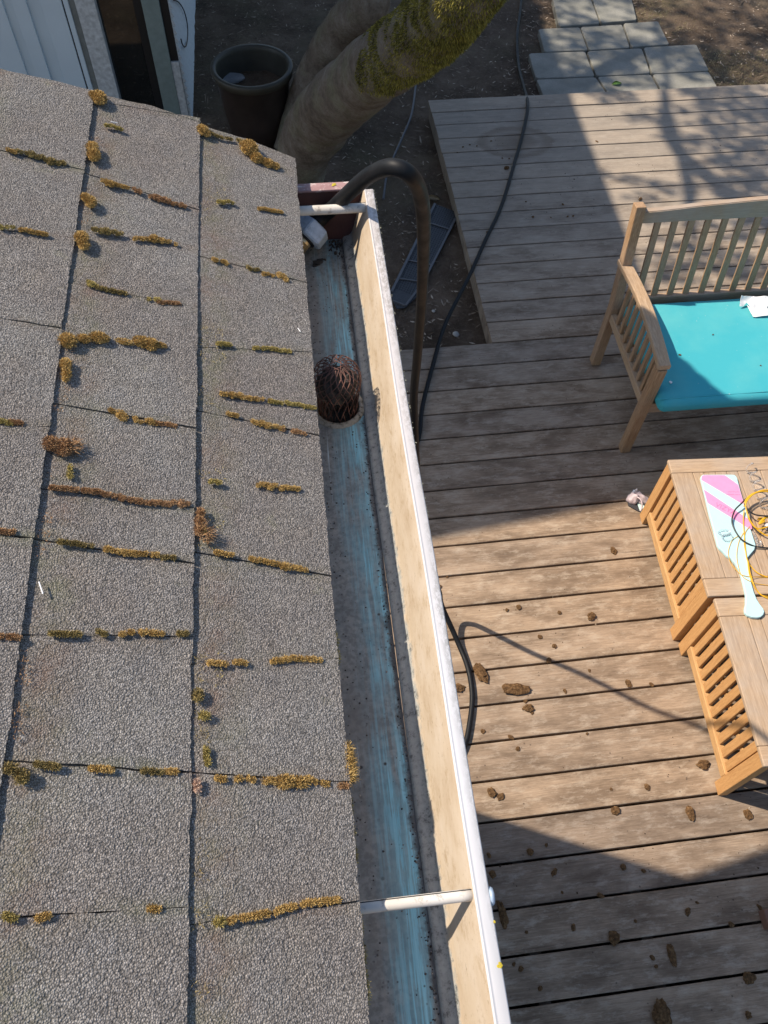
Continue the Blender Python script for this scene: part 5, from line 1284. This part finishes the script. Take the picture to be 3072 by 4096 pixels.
limb('branch', bs, [.018, .034, .038, .033, .030, .024, .020, .018], M['bark'], 6, 12)
limb('branch', [bs[2], shade_src(1425, 395, 3.4), shade_src(1380, 385, 3.5)], [.010, .007, .004], M['bark'], 6, 8)
limb('branch', [(.45, 3.6, 3.5), (.35, 4.4, 3.55), bs[3], bs[5]], [.07, .055, .045, .03], M['bark'], 6, 10)

# ================================================================== NEIGHBOURING WING
WY = 5.28
wing = empty('garden_room', (-2.4, WY, -.12), 'white garden room wall with dark sliding door at the top left corner', 'building')
def wx(u6, v6=0): return PY(u6 / 2.183, v6 / 2.183, WY).x      # from the zoomed crop
def panel(nm, a, b_, mat, y0, y1, z0=-.12, z1=2.75, par=wing):
    return obj(nm, bx(a, b_, y0, y1, z0, z1, .002), mat, par)
x_l = -4.2
e = [wx(k) for k in (10, 95, 220, 345, 530, 545, 590, 640, 655, 830, 1150, 1230, 1385, 1462)]
panel('door_panel', x_l, e[0], M['door'], WY, WY + .05); panel('door_groove', e[0], e[1], M['door'], WY + .018, WY + .05)
panel('door_panel', e[1], e[2], M['door'], WY, WY + .05); panel('door_groove', e[2], e[3], M['door'], WY + .022, WY + .05)
panel('door_panel', e[3], e[4], M['door'], WY, WY + .05); panel('door_gasket', e[4], e[5], M['black'], WY + .01, WY + .05)
panel('door_edge', e[5], e[6], M['door'], WY - .004, WY + .05); panel('corner_trim', e[6], e[7], M['trimgrey'], WY + .01, WY + .05)
panel('corner_gap', e[7], e[8], M['black'], WY + .02, WY + .05); fr_ = panel('window_frame', e[8], e[9], M['whitedirty'], WY - .03, WY + .05)
panel('window_pane', e[9], e[10], M['glass'], WY + .03, WY + .045); panel('window_dark_gap', e[10], e[11], M['black'], WY + .02, WY + .05)  # black strip between the pane and the grey-green frame
panel('window_frame', e[11], e[12], M['greentrim'], WY - .01, WY + .05)
zc_ = PY(1500 / 2.183, 540 / 2.183, WY).z
panel('door_gap', e[12], e[13] - .002, M['black'], WY + .01, WY + .05, zc_); panel('corner_post', e[12], e[13] - .002, M['whitedirty'], WY - .005, WY + .05, -.12, zc_)
# side wall with lap boards
bm = bmesh.new(); z = -.12; xs_ = e[13]
while z < 2.7:
    vs = [(xs_ + .022, z), (xs_ + .002, z + .05), (xs_, z + .05), (xs_, z)]
    A = [bm.verts.new((a, WY + .0, b__)) for a, b__ in vs]; B = [bm.verts.new((a, WY + 4, b__)) for a, b__ in vs]
    for i in range(4): bm.faces.new((A[i], B[i], B[(i + 1) % 4], A[(i + 1) % 4]))
    bm.faces.new(A[::-1]); bm.faces.new(B); z += .05
box(bm, x_l, xs_ - .001, WY + .06, WY + 4, -.12, 2.75)
obj('side_wall', bm, M['siding'], wing)
# unseen deep roof, its edges shaped to throw the shade on the deck
RH = 2.85
def shx(X): return X + RH * SX / SZ
ex = 1.925 + RH * SX / SZ
y_f = 1.97 + RH * SY / SZ
bm = bmesh.new(); sl2 = .30
def rp_(x, y): return (x, y, RH + (ex - x) * sl2)
vs = [rp_(ex, y_f), rp_(ex, WY + 4.2), rp_(-3.2, WY + 4.2), rp_(-3.2, y_f + .0)]
A = [bm.verts.new(v) for v in vs]; B = [bm.verts.new((v[0], v[1], v[2] - .05)) for v in vs]
bm.faces.new(A[::-1]); bm.faces.new(B)
for i in range(4): bm.faces.new((A[i], A[(i + 1) % 4], B[(i + 1) % 4], B[i]))
bmesh.ops.recalc_face_normals(bm, faces=bm.faces[:]); obj('roof', bm, M['shingle'], wing)
obj('shade_roof_post', bx(-1.9, -1.8, y_f + .1, y_f + .2, -.12, RH + .25), M['white'], wing)  # unseen posts, added to carry the shading roof
obj('shade_roof_post', bx(-3.1, -3.0, y_f + .1, y_f + .2, -.12, RH + .6), M['white'], wing)
# black wire loop on the siding
wl = [(1515, 0), (1560, 20), (1605, 90), (1632, 190), (1640, 290), (1630, 385), (1612, 410), (1592, 385), (1580, 340)]
wp = [Vector((xs_ + .022, 0, 0)) for _ in wl]; pts = []
for (a, b__) in wl:
    d = ray(a / 2.183, b__ / 2.183); t = (xs_ + .03) / d.x if abs(d.x) > 1e-6 else 1; pts.append(Vector((0, 0, CZ)) + d * t)
o = based('wire_loop', tube(catmull(pts, 6), .004, 6), M['black'], tuple(pts[3]), smooth=True); tag(o, 'thin black wire loop hanging on the lap siding at the top left', 'wire')
